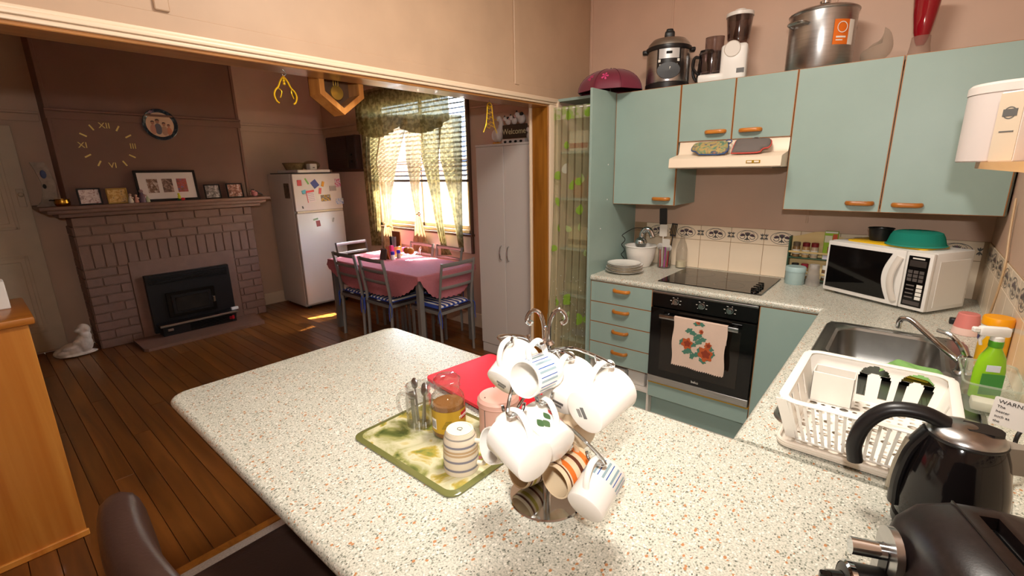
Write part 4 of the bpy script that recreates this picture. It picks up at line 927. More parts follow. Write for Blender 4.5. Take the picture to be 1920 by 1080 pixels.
# ---- kettle
KC = (2.155, -2.2, .9)
kt = thing('electric_kettle', 'black electric kettle with large loop handle on the peninsula', 'kettle', KC, math.radians(8))
bk = mat('black_kettle', '141112', .1, spec=.5); b = B(); b.lathe([(.083, 0), (.086, .004), (.086, .02), (.08, .024)], 36); obj('power_base', b, M['blackp'], kt)
b = B(); b.lathe([(.078, .024), (.084, .03), (.086, .07), (.08, .13), (.069, .19), (.06, .218), (.058, .22)], 40); bdy = obj('kettle_body', b, bk, kt)
b = B(); b.lathe([(.0595, .218), (.061, .222), (.06, .226), (.052, .236), (.03, .243), (0, .245)], 40, cap1=False); ld = obj('lid', b, M['steel'], kt)
b = B(); b.lathe([(.0602, .2165), (.0622, .221), (.0602, .2245)], 40, cap0=False, cap1=False); obj('lid_seal', b, M['blackp'], ld)
b = B(); b.prism([(.0, .022), (.035, .024), (.052, .012), (.055, 0), (.052, -.012), (.035, -.024), (0, -.022), (-.008, 0)], 0, .01, Matrix.Translation((-.002, 0, .234))); obj('lid_release', b, M['blackp'], ld)
b = B(); hp = smooth_path([(-.03, 0, .238), (-.07, 0, .252), (-.12, 0, .245), (-.155, 0, .205), (-.168, 0, .15), (-.162, 0, .11)], 6); b.tube(hp, [(.021-.006*i/len(hp), .015) for i in range(len(hp))], 14, flat=(0, 1, 0)); obj('handle', b, M['blackp'], kt)
b = B(); b.tube(smooth_path([(-.055, 0, .22), (-.078, 0, .17), (-.088, 0, .1), (-.086, 0, .04)], 5), [(.02, .011)]*16, 12, flat=(0, 1, 0)); hb_ = obj('handle_mount', b, M['blackp'], kt)
b = B(); b.tube([(-.082, 0, .19), (-.094, 0, .13), (-.0985, 0, .07)], [(.008, .006)]*3, 10, flat=(0, 1, 0)); obj('water_gauge', b, mat('gauge_plastic', 'a89f8c', .25), hb_)
b = B(); b.prism([(.045, .022), (.1, .006), (.102, 0), (.1, -.006), (.045, -.022)], .168, .222); obj('spout', b, mat('smoky_spout', '8d8478', .3), kt)
b = B(); b.tube(smooth_path([(2.222, -2.15, .912), (2.262, -2.05, .906), at(1902, 905, Z=.905), (2.278, -1.9, .94), (2.285, -1.84, 1.0), (2.32, -1.8, 1.05), (2.34, -1.79, 1.08)], 6), .0045, 8); obj('power_cord', b, M['blackp'], kt, w=True)
kt.scale = (.93, .93, .93)
# warning tag on the cord
tw = thing('warning_tag', 'white printed warning tag on the kettle cord', 'tag', (2.268, -1.885, 1.045))
Mt = facing((-.25, -.95, .1), (.05, .05, 1)); b = B(); b.prism(rrect(-.045, .05, -.034, .03, .004), -.0006, .0006, Mt); obj('tag_card', b, M['paperw'], tw)
for k, tx in enumerate(('WARNING', 'The', 'heater', 'such as', 'the')):
    text('tag_text', tx, .0125 if k == 0 else .0085, M['dark'], tw, Mt @ Matrix.Translation((-.038, .02-.0115*k, .0009)), .0002, 'LEFT')
# ---- toaster
TA = math.radians(22); to = thing('toaster', 'dusty black toaster with chrome lever at the peninsula end', 'toaster', (2.055, -2.482, .9), TA)
tb = mat('dusty_black_enamel', '1e1717', .28, var=.3, scale=120, bump=.03, bscale=400)
wd_, dp_ = .235, .245
prof = [(0, .012), (-.004, .06), (0, .13), (.012, .175), (.035, .202), (.075, .214), (.125, .214), (.2, .203), (.225, .18), (wd_, .12), (wd_+.004, .06), (wd_, .012)]
b = B(); ys = [(-dp_, .95), (-dp_+.015, 1), (-.015, 1), (0, .97)]; rs = []
for y, s in ys: rs.append([b.bm.verts.new((wd_/2+(x-wd_/2)*s, y, .012+(z-.012)*s)) for x, z in prof])
for p, q in zip(rs, rs[1:]):
    b.skin(p, q)
b._f(rs[0][::-1]); b._f(rs[-1]); SL = [(x-.011, x+.011, -dp_+.04, -.03) for x in (.105, .155)]
obj('body', cut(b, [B().bb(*q, .07, .25) for q in SL]), tb, to, smooth=50)
for x in (.03, .2):
    for y in (-.03, -dp_+.03): b = B(); b.cyl((x, y, 0), (x, y, .016), .012); obj('foot', b, M['blackp'], to)
for q in SL:                                         # open slot with a metal lining
    b = B(); x0, x1, y0, y1 = q
    for e in ((x0, x0+.001, y0, y1), (x1-.001, x1, y0, y1), (x0, x1, y0, y0+.001), (x0, x1, y1-.001, y1)): b.bb(*e, .071, .195)
    b.bb(x0, x1, y0, y1, .07, .072); obj('bread_slot', b, M['steel'], to)
for x in (.075,): b = B(); b.bb(x-.0012, x+.0012, -dp_+.01, -.005, .21, .2152); obj('seam', b, M['blackp'], to)
Mw = facing((-1, 0, 0), loc=(.002, -.045, .0))      # west face, local y up, local x = -Y
b = B(); b.prism([(-.035, .02), (.035, .02)]+[(.035*math.cos(PI*i/12), .14+.035*math.sin(PI*i/12)) for i in range(13)], 0, .01, Mw); lp = obj('lever_plate', b, M['steel'], to)
b = B(); b.prism([(-.012, .03), (.012, .03), (.012, .145), (-.012, .145)], .0095, .0115, Mw); obj('lever_slot_shade_plate', b, M['blackp'], lp)  # dark plate stands in for the shade inside the slot, nothing is cut
b = B(); b.cyl(Mw @ Vector((0, .138, .01)), Mw @ Vector((0, .138, .055)), .012, .0125, 18); obj('lever_knob', b, M['chrome'], lp)
Md = facing((-1, 0, 0), loc=(-.035, -.062, .07)); b = B(); b.lathe([(.042, -.035), (.042, .02), (.034, .024)], 32, Md); dl_ = obj('browning_dial', b, M['blackp'], to)
b = B(); b.lathe([(.0435, .012), (.0435, .019), (.04, .022)], 32, Md, False, False); obj('dial_ring', b, M['chrome'], dl_); b = B(); b.lathe([(.027, .023), (.024, .044), (.02, .046)], 26, Md); b.bb(-.005, .005, -.026, .026, .04, .056, .002, 1, M=Md); obj('dial_grip', b, M['black'], dl_)
# ================================================================== PENINSULA THINGS
t = thing('serving_board', 'glass serving board with painted flower print under the coffee jars', 'board', (1.155, -2.603, .9))
b = B(); rs = []
for z, d in ((0, .003), (.0015, 0), (.0045, 0), (.006, .002)): rs.append([b.bm.verts.new((x, y, z)) for x, y in rrect(-.2+d, .2-d, -.143+d, .143-d, .03)])
for p, q in zip(rs, rs[1:]): b.skin(p, q)
b._f(rs[0][::-1]); b._f(rs[-1]); obj('board_body', b, mat('olive_glass', '6e7040', .12, coat=.5), t)
b = B(); b.prism(rrect(-.185, .185, -.128, .128, .025), .0058, .0062); obj('painted_print', b, dapple('painterly_garden', ('2f4220', '5c6634', '96965c', 'b9b590', 'cbc6a4', 'b09c48', '75813c', '8c4c50'), 12, .12), t)
BZ = .9064
# mason mug with spoons
t = thing('mason_jar_mug', 'clear mason jar mug full of teaspoons on the painted board', 'jar', (1.058, -2.592, BZ))
b = B(); b.lathe([(.031, 0), (.035, .004), (.036, .05), (.036, .085), (.032, .095), (.032, .1), (.034, .103), (.032, .107), (.034, .112), (.033, .122), (.0305, .122), (.0295, .096), (.0335, .084), (.033, .006), (0, .006)], 26, cap1=False); obj('jar_wall', b, M['jarglass'], t)
b = B(); b.tube(smooth_path([(-.033, -.012, .085), (-.055, -.02, .085), (-.064, -.024, .06), (-.055, -.02, .028), (-.034, -.012, .025)], 5), .0055, 10); obj('jar_handle', b, M['jarglass'], t)
for k, (dx, dy, lx, ly, L) in enumerate(((-.012, .004, -.1, .03, .125), (.012, .0, .13, .02, .12), (.0, -.012, .04, -.1, .105), (.004, .014, -.05, .1, .11), (-.016, -.01, .02, -.05, .095))):
    d = Vector((lx, ly, 1)).normalized(); tt = thing('teaspoon', ['teaspoon leaning to the handle side of the mason mug', 'teaspoon bowl up at the coffee jar side of the mason mug', 'short teaspoon at the front of the mason mug', 'teaspoon at the back of the mason mug', 'shortest teaspoon deep in the mason mug'][k], 'spoon', (1.058+dx, -2.592+dy, BZ+.007), group='teaspoons in the mason mug')
    b = B(); b.tube([d*0, d*L*.5, d*L*.8], [(.0035, .0015), (.003, .0015), (.002, .0015)], 8); obj('handle', b, M['steel'], tt)
    b = B(); Mh = facing(Vector((.3, -1, .2)), d, d*(L*.88)); b.ball((0, 0, 0), 1, 12); bmesh.ops.transform(b.bm, matrix=Mh @ Matrix.Diagonal((.011, L*.13, .004, 1)), verts=b.bm.verts[:]); obj('spoon_bowl', b, M['steel'], tt)
# coffee jar
t = thing('coffee_jar', 'glass coffee jar with gold label on the painted board', 'jar', (1.152, -2.567, BZ))
b = B(); b.lathe([(.04, 0), (.044, .004), (.045, .01), (.045, .1), (.043, .112), (.035, .122), (.032, .126), (.032, .132), (.0345, .134), (.0345, .14), (.0325, .142), (.0325, .15), (.036, .152), (.036, .158), (.033, .16), (.028, .166), (0, .168)], 30, cap1=False); obj('jar_wall', b, M['jarglass'], t)
b = B(); b.lathe([(.041, .005), (.042, .01), (.042, .085), (.04, .092), (0, .092)], 28, cap1=False); obj('coffee', b, mat('coffee_granules', '8a5a24', .8, bump=.6, bscale=400), t)
def label_arc(par, r, z0, z1, a0, a1, mt, name, n=20):
    b = B(); b.grid(lambda u, v: Vector((r*math.cos(a0+(a1-a0)*u), r*math.sin(a0+(a1-a0)*u), z0+(z1-z0)*v)), n, 1); return obj(name, b, mt, par)
ca = math.atan2(CAM.y+2.567, CAM.x-1.152)
lb = label_arc(t, .0455, .02, .082, ca-2.0, ca+1.4, mat('gold_label', 'c9a238', .35, .4), 'gold_label')
label_arc(t, .0459, .03, .06, ca-1.25, ca-.8, M['label'], 'barcode_panel', 8)
b = B()
for k in range(7): a = ca-1.2+.055*k; b.grid(lambda u, v: Vector((.0462*math.cos(a+.025*u), .0462*math.sin(a+.025*u), .034+.02*v)), 1, 1)
obj('barcode', b, M['dark'], t); label_arc(t, .046, .055, .075, ca+.75, ca+1.4, mat('red_label', 'b01c24', .4), 'red_brand_panel', 10)
a = ca+1.0; text('brand_text', 'Moccona', .013, M['label'], t, facing((math.cos(a), math.sin(a), 0), loc=(.0468*math.cos(a), .0468*math.sin(a), .065)), .0002)
for k in range(6): label_arc(t, .0459, .035+.004*k, .037+.004*k, ca-.45+.05*k, ca+.4-.05*k, mat('label_plant', '7a6a1c', .5), 'plant_print', 6)
# upturned striped mug
t = thing('striped_mug', 'upturned grey and cream ringed mug on the painted board', 'mug', (1.288, -2.652, BZ))
b = B(); pr = []; 
for k in range(24):
    z = .1*k/23; r = .0415-.004*(z/.1)**2-.006*max(0, z-.08)/.02; pr.append((r+.0007*(k % 2), z))
b.lathe(pr, 36, cap0=False); obj('mug_body', b, mat('cream_stoneware', 'd9cbb4', .4), t)
for z, c in ((.012, '7e7b84'), (.034, '7e7b84'), (.05, 'b99a72'), (.058, 'b99a72'), (.07, '7e7b84'), (.087, '9b948c')):
    b = B(); r = .0424-.004*((z+.003)/.1)**2-.006*max(0, z+.003-.08)/.02; b.lathe([(r, z), (r, z+.0055)], 36, cap0=False, cap1=False); obj('glaze_ring', b, mat('glaze', c, .4), t)
b = B(); b.lathe([(.03, .1), (.031, .1025), (.027, .1028), (.026, .1008), (0, .1006)], 32, cap0=False, cap1=False); obj('foot_ring', b, mat('cream_foot', 'e6ddc8', .4), t)
text('base_stamp', 'Q', .018, M['ink'], t, Matrix.Translation((0, 0, .1012)) @ Matrix.Rotation(.6, 4, 'Z'), .0002)
b = B(); b.tube(smooth_path([(.038, .012, .08), (.058, .02, .078), (.064, .022, .05), (.056, .02, .025), (.041, .014, .022)], 5), .0055, 10); obj('mug_handle', b, mat('cream_stoneware2', 'e2d8c4', .4), t)
# pink tin
t = thing('storage_tin', 'dusty pink round tin with flat lid beside the coffee jar', 'tin', (1.243, -2.468, BZ))
pt = mat('dusty_pink_enamel', 'd2a597', .35); b = B(); b.lathe([(.052, 0), (.055, .003), (.0545, .006), (.0535, .01), (.0535, .088)], 36); obj('tin_body', b, pt, t)
b = B(); b.lathe([(.0565, .078), (.058, .08), (.0565, .083), (.0565, .092), (.05, .1), (.035, .104), (0, .1045)], 36, cap0=False, cap1=False); obj('tin_lid', b, pt, t)
for a in (.6, 2.6, 4.4): b = B(); b.cyl((.04*math.cos(a), .04*math.sin(a), .1025), (.04*math.cos(a), .04*math.sin(a), .1042), .0016, n=8); obj('vent_hole', b, M['dark'], t)
b = B(); b.bb(-.0008, .0008, -.0545, -.053, .008, .078); obj('seam', b, M['ink'], t)
# red board and tray under it
t = tag(obj('cutting_board', B(), M['red']), 'bright red plastic cutting board lying behind the pink tin', 'board')
b = B(); P = [at(852, 691, Z=.916), at(905, 672, Z=.916), at(1035, 745, Z=.916), at(1000, 800, Z=.916), at(872, 768, Z=.916)]
ang = math.atan2(-.012, .3); ctr = Vector((1.06, -2.27, 0)); bpy.data.objects.remove(t)
b.prism([(x, y) for x, y in rrect(-.21, .21, -.145, .145, .02)], 0, .01); t = tag(obj('cutting_board', b, M['red']), 'bright red plastic cutting board lying behind the pink tin', 'board'); t.location = (1.075, -2.285, .9136); t.rotation_euler = (0, 0, -.12)
b = B(); rs = []
for z, d in ((0, .006), (.003, 0), (.012, -.004), (.013, -.002), (.004, .006)): rs.append([b.bm.verts.new((x, y, z)) for x, y in rrect(-.2+d, .22-d, -.12+d, .12-d, .04)])
for p, q in zip(rs, rs[1:]): b.skin(p, q)
b._f(rs[0][::-1]); b._f(rs[-1]); t = tag(obj('plastic_tray', b, mat('coral_plastic', 'e0606a', .3)), 'coral pink plastic tray partly under the red cutting board', 'tray'); t.location = (1.06, -2.232, .9); t.rotation_euler = (0, 0, -.05)
# ---- mug tree
TC = Vector((1.502, -2.6, .9))
mt_ = thing('mug_tree', 'chrome wire mug tree with curled top holding eleven mugs', 'mug holder', TC)
b = B(); b.lathe([(.08, 0), (.082, .002), (.08, .005), (.03, .009), (0, .01)], 48, cap1=False); obj('base_plate', b, M['chrome'], mt_)
K = lambda z: (TC+Vector((0, 0, z))-CAM).dot(FW)
for s in (-1, 1):
    side = Vector((RT.x, RT.y, 0)).normalized()*s
    b = B(); pts = [side*.0045+Vector((0, 0, z)) for z in (.005, .1, .2, .3, .355)] + [side*.006+Vector((0, 0, .395)), side*.014+Vector((0, 0, .418)), side*.026+Vector((0, 0, .424)), side*.036+Vector((0, 0, .415)), side*.039+Vector((0, 0, .402)), side*.033+Vector((0, 0, .396)), side*.029+Vector((0, 0, .402))]
    b.tube(smooth_path(pts, 5), .0042, 10); obj('post_rod', b, M['chrome'], mt_)
b = B(); b.lathe([(.011, .352), (.016, .356), (.011, .361)], 24); obj('collar', b, M['chrome'], mt_)
HOOKS = []
def mugm(name, c, **k): return mat(name, c, .16, coat=.25, **k)
MW = mugm('white_mug_glaze', 'f3efe8'); MBG = mugm('beige_mug_glaze', 'd8c1a0')
def mug(label, rim, base, dr, L, R, near, mt, hang=0, taper=1.0, deco=None, stamp=None, group='mugs hanging on the mug tree'):
    """rim / base: photo pixels of the mouth and foot centres, dr: mouth depth; foot found at distance L, nearer or farther"""
    pr = deep(rim[0], rim[1], dr); best = None
    for i in range(-160, 161):
        k = dr+i*.001; p = deep(base[0], base[1], k); e = abs((p-pr).length-L)
        if (i < 0) == near and (best is None or e < best[0]): best = (e, p)
    pb = best[1]; ax = (pr-pb).normalized(); L = (pr-pb).length if best[0] > .004 else L
    up = Vector((0, 0, 1)); hd = (up-ax*ax.dot(up)).normalized(); Mx = facing(ax, hd, pb)       # local z = axis, local y = handle side
    t = thing('coffee_mug', label, 'mug', pb, group=group); T = lambda: None
    rb, w = R*taper, .0035
    b = B(); b.lathe([(rb*.86, 0), (rb*.97, .002), (rb, .006), (R, L-.002), (R-.001, L), (R-w, L-.001), (rb-w, .008), (rb*.8, .006), (0, .006)], 36, Mx, cap1=False); body = obj('mug_body', b, mt, t, w=True)
    hz0, hz1 = L*.22, L*.82; b = B()
    hp = smooth_path([Mx @ Vector((0, R-.002, hz1)), Mx @ Vector((0, R+.018, hz1+.004)), Mx @ Vector((0, R+.03, L*.6)), Mx @ Vector((0, R+.026, L*.42)), Mx @ Vector((0, R+.012, hz0+.004)), Mx @ Vector((0, R-.003, hz0-.002))], 5)
    b.tube(hp, [(.0062, .0042)]*len(hp), 12, flat=Mx.to_3x3() @ Vector((1, 0, 0))); obj('mug_handle', b, mt, t, w=True)
    HOOKS.append((Mx @ Vector((0, R+.0235, L*.62)), Mx.to_3x3() @ Vector((1, 0, 0)), hd))
    if deco: deco(t, Mx, R, rb, L)
    if stamp:
        b = B(); b.bb(-.011, .011, -.004, .004, -.0006, .0003, M=Mx @ Matrix.Rotation(stamp, 4, 'Z')); obj('base_stamp', b, M['ink'], t, w=True)
        for q in range(3):
            b = B(); b.bb(-.008, .008, -.0008, .0008, -.0005, .0003, M=Mx @ Matrix.Rotation(stamp, 4, 'Z') @ Matrix.Translation((0, -.008-.003*q, 0))); obj('stamp_line', b, M['ink'], t, w=True)
    return t
def band(t, Mx, r, z0, z1, a0, a1, mt, name='printed_stripe', n=14):
    b = B(); b.grid(lambda u, v: Mx @ Vector((r*math.cos(a0+(a1-a0)*u), r*math.sin(a0+(a1-a0)*u), z0+(z1-z0)*v)), n, 1); return obj(name, b, mt, t, w=True)
BL, GB = mat('blue_print', '2f5fae', .2), mat('pale_blue_print', '93abb4', .2)
def bars(z0, z1, n=26):
    def f(t, Mx, R, rb, L):
        for k in range(n): a = 2*PI*k/n; band(t, Mx, R+.0005, L*z0, L*z1, a, a+(.05 if k % 2 else .12), BL if k % 2 else GB, n=3)
    return f
OR, BR, YL = mat('orange_print', 'd8702c', .25), mat('brown_print', '5c3020', .25), mat('olive_print', 'a8983c', .25)
def rings(lst):
    def f(t, Mx, R, rb, L):
        for z, w, m_ in lst: band(t, Mx, R+.0005, L*z, L*(z+w), 0, 2*PI, m_, n=36)
    return f
def petals(t, Mx, R, rb, L):
    for a, z, c in ((1.9, .55, 'c04a48'), (2.2, .4, 'd88a80'), (1.5, .5, '4c6a44'), (1.2, .35, '56704a'), (1.0, .45, '4c6a44'), (2.5, .6, 'c25850'), (3.6, .5, '56704a'), (4.4, .45, 'c25850')):
        b = B(); b.grid(lambda u, v: Mx @ Vector(((R+.0006)*math.cos(a+.16*(v-.5)*2*math.sin(u*PI)), (R+.0006)*math.sin(a+.16*(v-.5)*2*math.sin(u*PI)), L*z+L*.24*(u-.5))), 10, 4); obj('flower_print', b, mat('mug_print', c, .2), t, w=True)
k0 = K(.3)
mug('plain white mug with dark stamped base beside the blue barred mug mouth', (986, 657), (940, 720), k0+0.035, .092, .037, True, MW, stamp=.5)
mug('white mug with blue bar print showing its empty mouth on the mug tree', (982, 712), (1030, 692), k0-0.135, .08, .034, False, MW, deco=bars(.3, .92))
mug('plain white mug with a small oval base stamp at the middle of the mug tree', (1086, 690), (1046, 755), k0-0.010, .092, .036, True, MW, stamp=.3)
mug('large plain white mug with black base label on the mug tree', (1160, 725), (1094, 775), k0-0.075, .1, .041, True, MW, stamp=1.2)
mug('plain white mug leaning across the lower part of the mug tree', (944, 812), (1006, 868), k0-0.100, .095, .038, True, MW)
mug('white mug with printed inner lip showing its mouth beside the ringed mug', (917, 836), (980, 826), k0-0.015, .085, .037, False, MW)
mug('white mug with rose and leaf print behind the plain leaning mug', (995, 780), (1050, 838), k0-0.040, .09, .037, True, MW, deco=petals)
mug('beige mug hanging behind the middle of the mug tree', (1052, 776), (1090, 820), k0+0.090, .085, .037, True, mugm('taupe_mug', 'cdb89c'))
mug('beige mug with olive and brown rings low on the mug tree', (972, 886), (1020, 868), k0+0.065, .08, .035, False, MBG, deco=rings(((.86, .06, BR), (.7, .1, YL), (.5, .06, BR), (.3, .1, YL))))
mug('beige mug with orange and brown rings showing its mouth on the mug tree', (1040, 904), (1092, 866), k0-0.055, .085, .0345, False, MBG, deco=rings(((.86, .04, BR), (.68, .14, OR), (.42, .1, BR), (.16, .14, OR))))
mug('white mug with blue bar print near its mouth on the lowest hook', (1140, 880), (1095, 954), k0-0.060, .092, .0365, True, MW, deco=bars(.56, .93))
from mathutils.bvhtree import BVHTree
def soup(objs):
    vs, fs = [], []
    for q in objs:
        n = len(vs); off = q.parent.matrix_basis; vs += [off @ v.co for v in q.data.vertices]; fs += [[n+k for k in f.vertices] for f in q.data.polygons]
    return BVHTree.FromPolygons(vs, fs)
MUGS = [o for o in C.objects if o.name.startswith('coffee_mug') and o.parent is None]
solid = soup([c for m_ in MUGS for c in m_.children if c.name.startswith(('mug_body', 'mug_handle'))])
for hook, hx, hup in HOOKS:                       # one wire arm per mug, from the post through the mug handle, routed clear of the other mugs
    rel = hook-TC; out = Vector((rel.x, rel.y, 0)); sd = Vector((-out.y, out.x, 0)).normalized(); best = None
    for sg in (1, -1):
        dx = Vector((hx.x, hx.y, 0)).normalized()*sg
        for rz in (0, .03, -.03, .06, -.06, .1, -.1):
            for lift in (.02, .045, .07):
                for sw in (0, .025, -.025, .05, -.05):
                    root = TC+out.normalized()*.004+Vector((0, 0, min(.34, max(.03, rel.z+.01+rz))))
                    pts = [root, root.lerp(hook-dx*.02, .45)+Vector((0, 0, lift))+sd*sw, hook-dx*.02+Vector((0, 0, .01)), hook, hook+dx*.012+Vector((0, 0, .004)), hook+dx*.016+Vector((0, 0, .016))]
                    q = smooth_path(pts, 6); nh = 0
                    for a, c in zip(q, q[1:]):
                        for e in (Vector((0, 0, 0)), Vector((.0034, 0, 0)), Vector((-.0034, 0, 0)), Vector((0, .0034, 0)), Vector((0, -.0034, 0))):
                            if solid.ray_cast(a+e, (c-a).normalized(), (c-a).length)[0] is not None: nh += 1
                    cost = max(0, max(p.z for p in q)-TC.z-.35)*120+nh*40+abs(rz)*8+lift*5+abs(sw)*6+(.2 if sg*hx.dot(out) < 0 else 0)
                    if best is None or cost < best[0]: best = (cost, q, nh)
    b = B(); b.tube(best[1], .0032, 9); obj('arm', b, M['chrome'], mt_, w=True)
# ---- bar stool
st = thing('bar_stool', 'brown leather bar stool tucked under the peninsula', 'stool', (1.0, -3.0, 0))
b = B(); rs = []
for z, d in ((.585, .02), (.59, .004), (.61, 0), (.635, .003), (.648, .02), (.652, .06)): rs.append([b.bm.verts.new((x, y, z)) for x, y in rrect(-.205+d, .205-d, -.2+d, .2-d, .06)])
for p, q in zip(rs, rs[1:]): b.skin(p, q)
b._f(rs[0][::-1]); b._f(rs[-1]); obj('seat', b, M['leather'], st)
def backp(u, v):
    a = (u-.5)*2; ph = v*2*PI; th = .032*(1 if abs(a) < .9 else max(.35, 1-(abs(a)-.9)*6)); return a, ph, th
b = B(); rs = []
for i in range(25):
    a = -1+2*i/24; ring = []; bow = .03*a*a
    for j in range(18):
        ph = 2*PI*j/18; hz = .165*(1-.1*abs(a)**4); yy = .042*math.copysign(abs(math.cos(ph))**.6, math.cos(ph)); zz = hz*math.copysign(abs(math.sin(ph))**.5, math.sin(ph))
        ring.append(b.bm.verts.new((a*.2, -.222+bow*.6-zz*.06+yy*(1 if abs(a) < .98 else .5), .785+zz)))
    rs.append(ring)
for p, q in zip(rs, rs[1:]): b.skin(p, q)
b._f(rs[0][::-1]); b._f(rs[-1]); obj('backrest', b, M['leather'], st, smooth=60)
for x in (-.17, .17):
    b = B(); b.tube([(x, -.205, .6), (x, -.215, .66)], .012, 8); obj('back_bracket', b, M['steel'], st)
    for y in (-.16, .16): b = B(); b.tube([(x*1.15, y*1.2, 0), (x, y, .59)], [.011, .014], 8); obj('leg', b, M['leather'], st)
b = B(); b.tube([(x*1.09, y*1.13, .22) for x, y in ((-.17, -.16), (.17, -.16), (.17, .16), (-.17, .16))], .008, 8, closed=True); obj('foot_rail', b, M['steel'], st)
# ---- sideboard in the dining room
sd = thing('sideboard', 'honey coloured timber sideboard standing in the dining room by the opening', 'sideboard', (-.89, -3.78, 0))
b = B(); b.bb(-1.12, -.668, -4.35, -3.222, .0, 1.02, .003, 1); obj('carcass', b, M['side'], sd, w=True)
b = B(); b.bb(-1.15, -.645, -4.38, -3.2, 1.02, 1.052, .008, 2); obj('top', b, M['sidetop'], sd, w=True)
b = B(); b.bb(-.67, -.655, -4.36, -3.215, .0, .03, .003, 1); obj('plinth', b, M['side'], sd, w=True)
b = B(); b.bb(-.05, .05, -.02, .02, 0, .12, .004, 1); t = tag(obj('framed_photo', b, M['paperw'], loc=(-.95, -3.27, 1.052)), 'white photo frame on the honey timber sideboard', 'frame')
# ================================================================== DINING ROOM
# fridge
fg = thing('refrigerator', 'white two-door fridge in the corner beside the fireplace', 'fridge', (-3.69, -.517, 0))
def fb(name, ext, mt, par=fg, bev=.006, seg=2):
    b = B(); b.bb(*ext, bev, seg); return obj(name, b, mt, par, w=True)
fb('cabinet', (-4.01, -3.43, -.814, -.219, .03, 1.606), M['fridge_side']); FZ = 1.17
d1 = fb('fridge_door', (-3.43, -3.37, -.812, -.221, .06, FZ-.012), M['fridge'], bev=.012); d2 = fb('freezer_door', (-3.43, -3.37, -.812, -.221, FZ+.012, 1.604), M['fridge'], bev=.012)
fb('handle_strip', (-3.40, -3.366, -.80, -.233, FZ-.01, FZ+.012), mat('cream_strip', 'd8c9ac', .5), bev=.002)
for y in (-.76, -.27): b = B(); b.cyl((-3.45, y, 0), (-3.45, y, .035), .02); obj('foot', b, M['blackp'], fg, w=True)
for y in (-.76, -.27): b = B(); b.cyl((-3.95, y, 0), (-3.95, y, .035), .02); obj('foot', b, M['blackp'], fg, w=True)
b = B(); b.bb(-3.6, -3.47, -.8165, -.814, 1.33, 1.5, M=None); t = tag(obj('photo_print', b, dapple('old_photo', ('3c342c', '6e6252', '8c7c68'), 22)), 'faded brown photograph stuck on the fridge side', 'photo')
def magnet(u, v, w, h, c, rot, label, cat='magnet', name='fridge_magnet'):
    p = at(u, v, X=-3.3685); b = B(); b.bb(-.0015, .0025, -w/2, w/2, -h/2, h/2, .001, 1); o = tag(obj(name, b, mat('magnet', c, .5) if isinstance(c, str) else c), label, cat, 'notes and magnets on the fridge'); o.location = p; o.rotation_euler = (rot, 0, 0); return o
magnet(561, 343, .05, .065, 'b8383c', 0, 'small red card on the freezer door')
magnet(575, 340, .018, .075, '6fb04a', .5, 'green leaf shaped magnet on the freezer door'); magnet(590, 345, .075, .085, '3c4a94', .6, 'tilted navy blue card on the freezer door')
magnet(605, 345, .03, .06, 'e0a020', -.3, 'orange tag on the freezer door'); magnet(600, 358, .03, .07, 'd85a5c', -.2, 'coral tag on the freezer door'); magnet(570, 360, .05, .04, '3f9ab4', .3, 'teal fish shaped magnet on the freezer door')
ntp = magnet(583, 368, .1, .14, 'e9dcdc', .12, 'red bordered calendar note on the freezer door', 'note', 'calendar_note')
b = B(); b.bb(.002, .0032, -.05, .05, .045, .068); obj('red_header', b, M['red'], ntp); b = B(); b.bb(.002, .0032, -.05, -.043, -.068, .046); obj('red_margin', b, M['red'], ntp)
for k in range(5): b = B(); b.bb(.002, .003, -.035, .04, .03-.02*k, .034-.02*k); obj('note_line', b, mat('note_ink', '8a7a94', .6), ntp)
magnet(611, 371, .12, .075, dapple('postcard', ('b02c2c', 'd8b848', '303040', 'e6e0d8'), 40), .03, 'colourful long postcard on the freezer door', 'postcard', 'postcard')
magnet(624, 353, .085, .06, 'a49c94', 0, 'grey printed card on the freezer door', 'card', 'printed_card'); magnet(633, 343, .075, .1, dapple('poster', ('2c3c9c', 'c83c5c', 'e4dce4', '18182c'), 45), 0, 'multi coloured picture on the freezer door', 'picture', 'small_picture')
magnet(637, 377, .1, .07, dapple('photo_blue', ('24407c', '9ab4d8', 'd8dce4', '3c6c4c'), 30), 0, 'blue and white photograph on the freezer door', 'photo', 'photo_print'); magnet(568, 389, .015, .03, '4c4844', .3, 'small dark clip on the freezer door')
magnet(597, 419, .05, .07, 'a04c4c', .1, 'small red lettered sticker on the fridge door', 'sticker', 'sticker'); magnet(592, 411, .06, .02, '8aa07c', .2, 'pale green sprig sticker on the fridge door', 'sticker', 'sticker'); magnet(625, 412, .02, .05, 'a4a49c', -.3, 'grey feather sticker on the fridge door', 'sticker', 'sticker')
# on top of the fridge
t = tag(obj('storage_tray', B().bb(-3.98, -3.42, -.79, -.3, 0, .012, .004, 1), M['blackp']), 'flat black tray on top of the fridge', 'tray'); t.location.z = 1.606
b = B(); b.bb(-3.93, -3.41, -.72, -.32, 0, .032, .004, 1); t = tag(obj('document_box', b, M['paperw']), 'flat white box on the black tray over the fridge', 'box'); t.location.z = 1.618
t = thing('wicker_basket', 'low tan wicker basket on the flat white box', 'basket', (-3.66, -.635, 1.65)); b = B(); b.lathe([(.09, 0), (.12, .07), (.125, .078), (.115, .074), (.085, .008), (0, .008)], 24, cap1=False); obj('basket_bowl', b, mat('wicker', '8a7450', .9, var=.3, scale=60, bump=.6, bscale=150), t)
b = B(); b.tube(arc((0, 0, .076), .122, 0, 2*PI, 24, 'xy'), .006, 8); obj('basket_rim', b, mat('wicker_rim', '7a6240', .9), t)
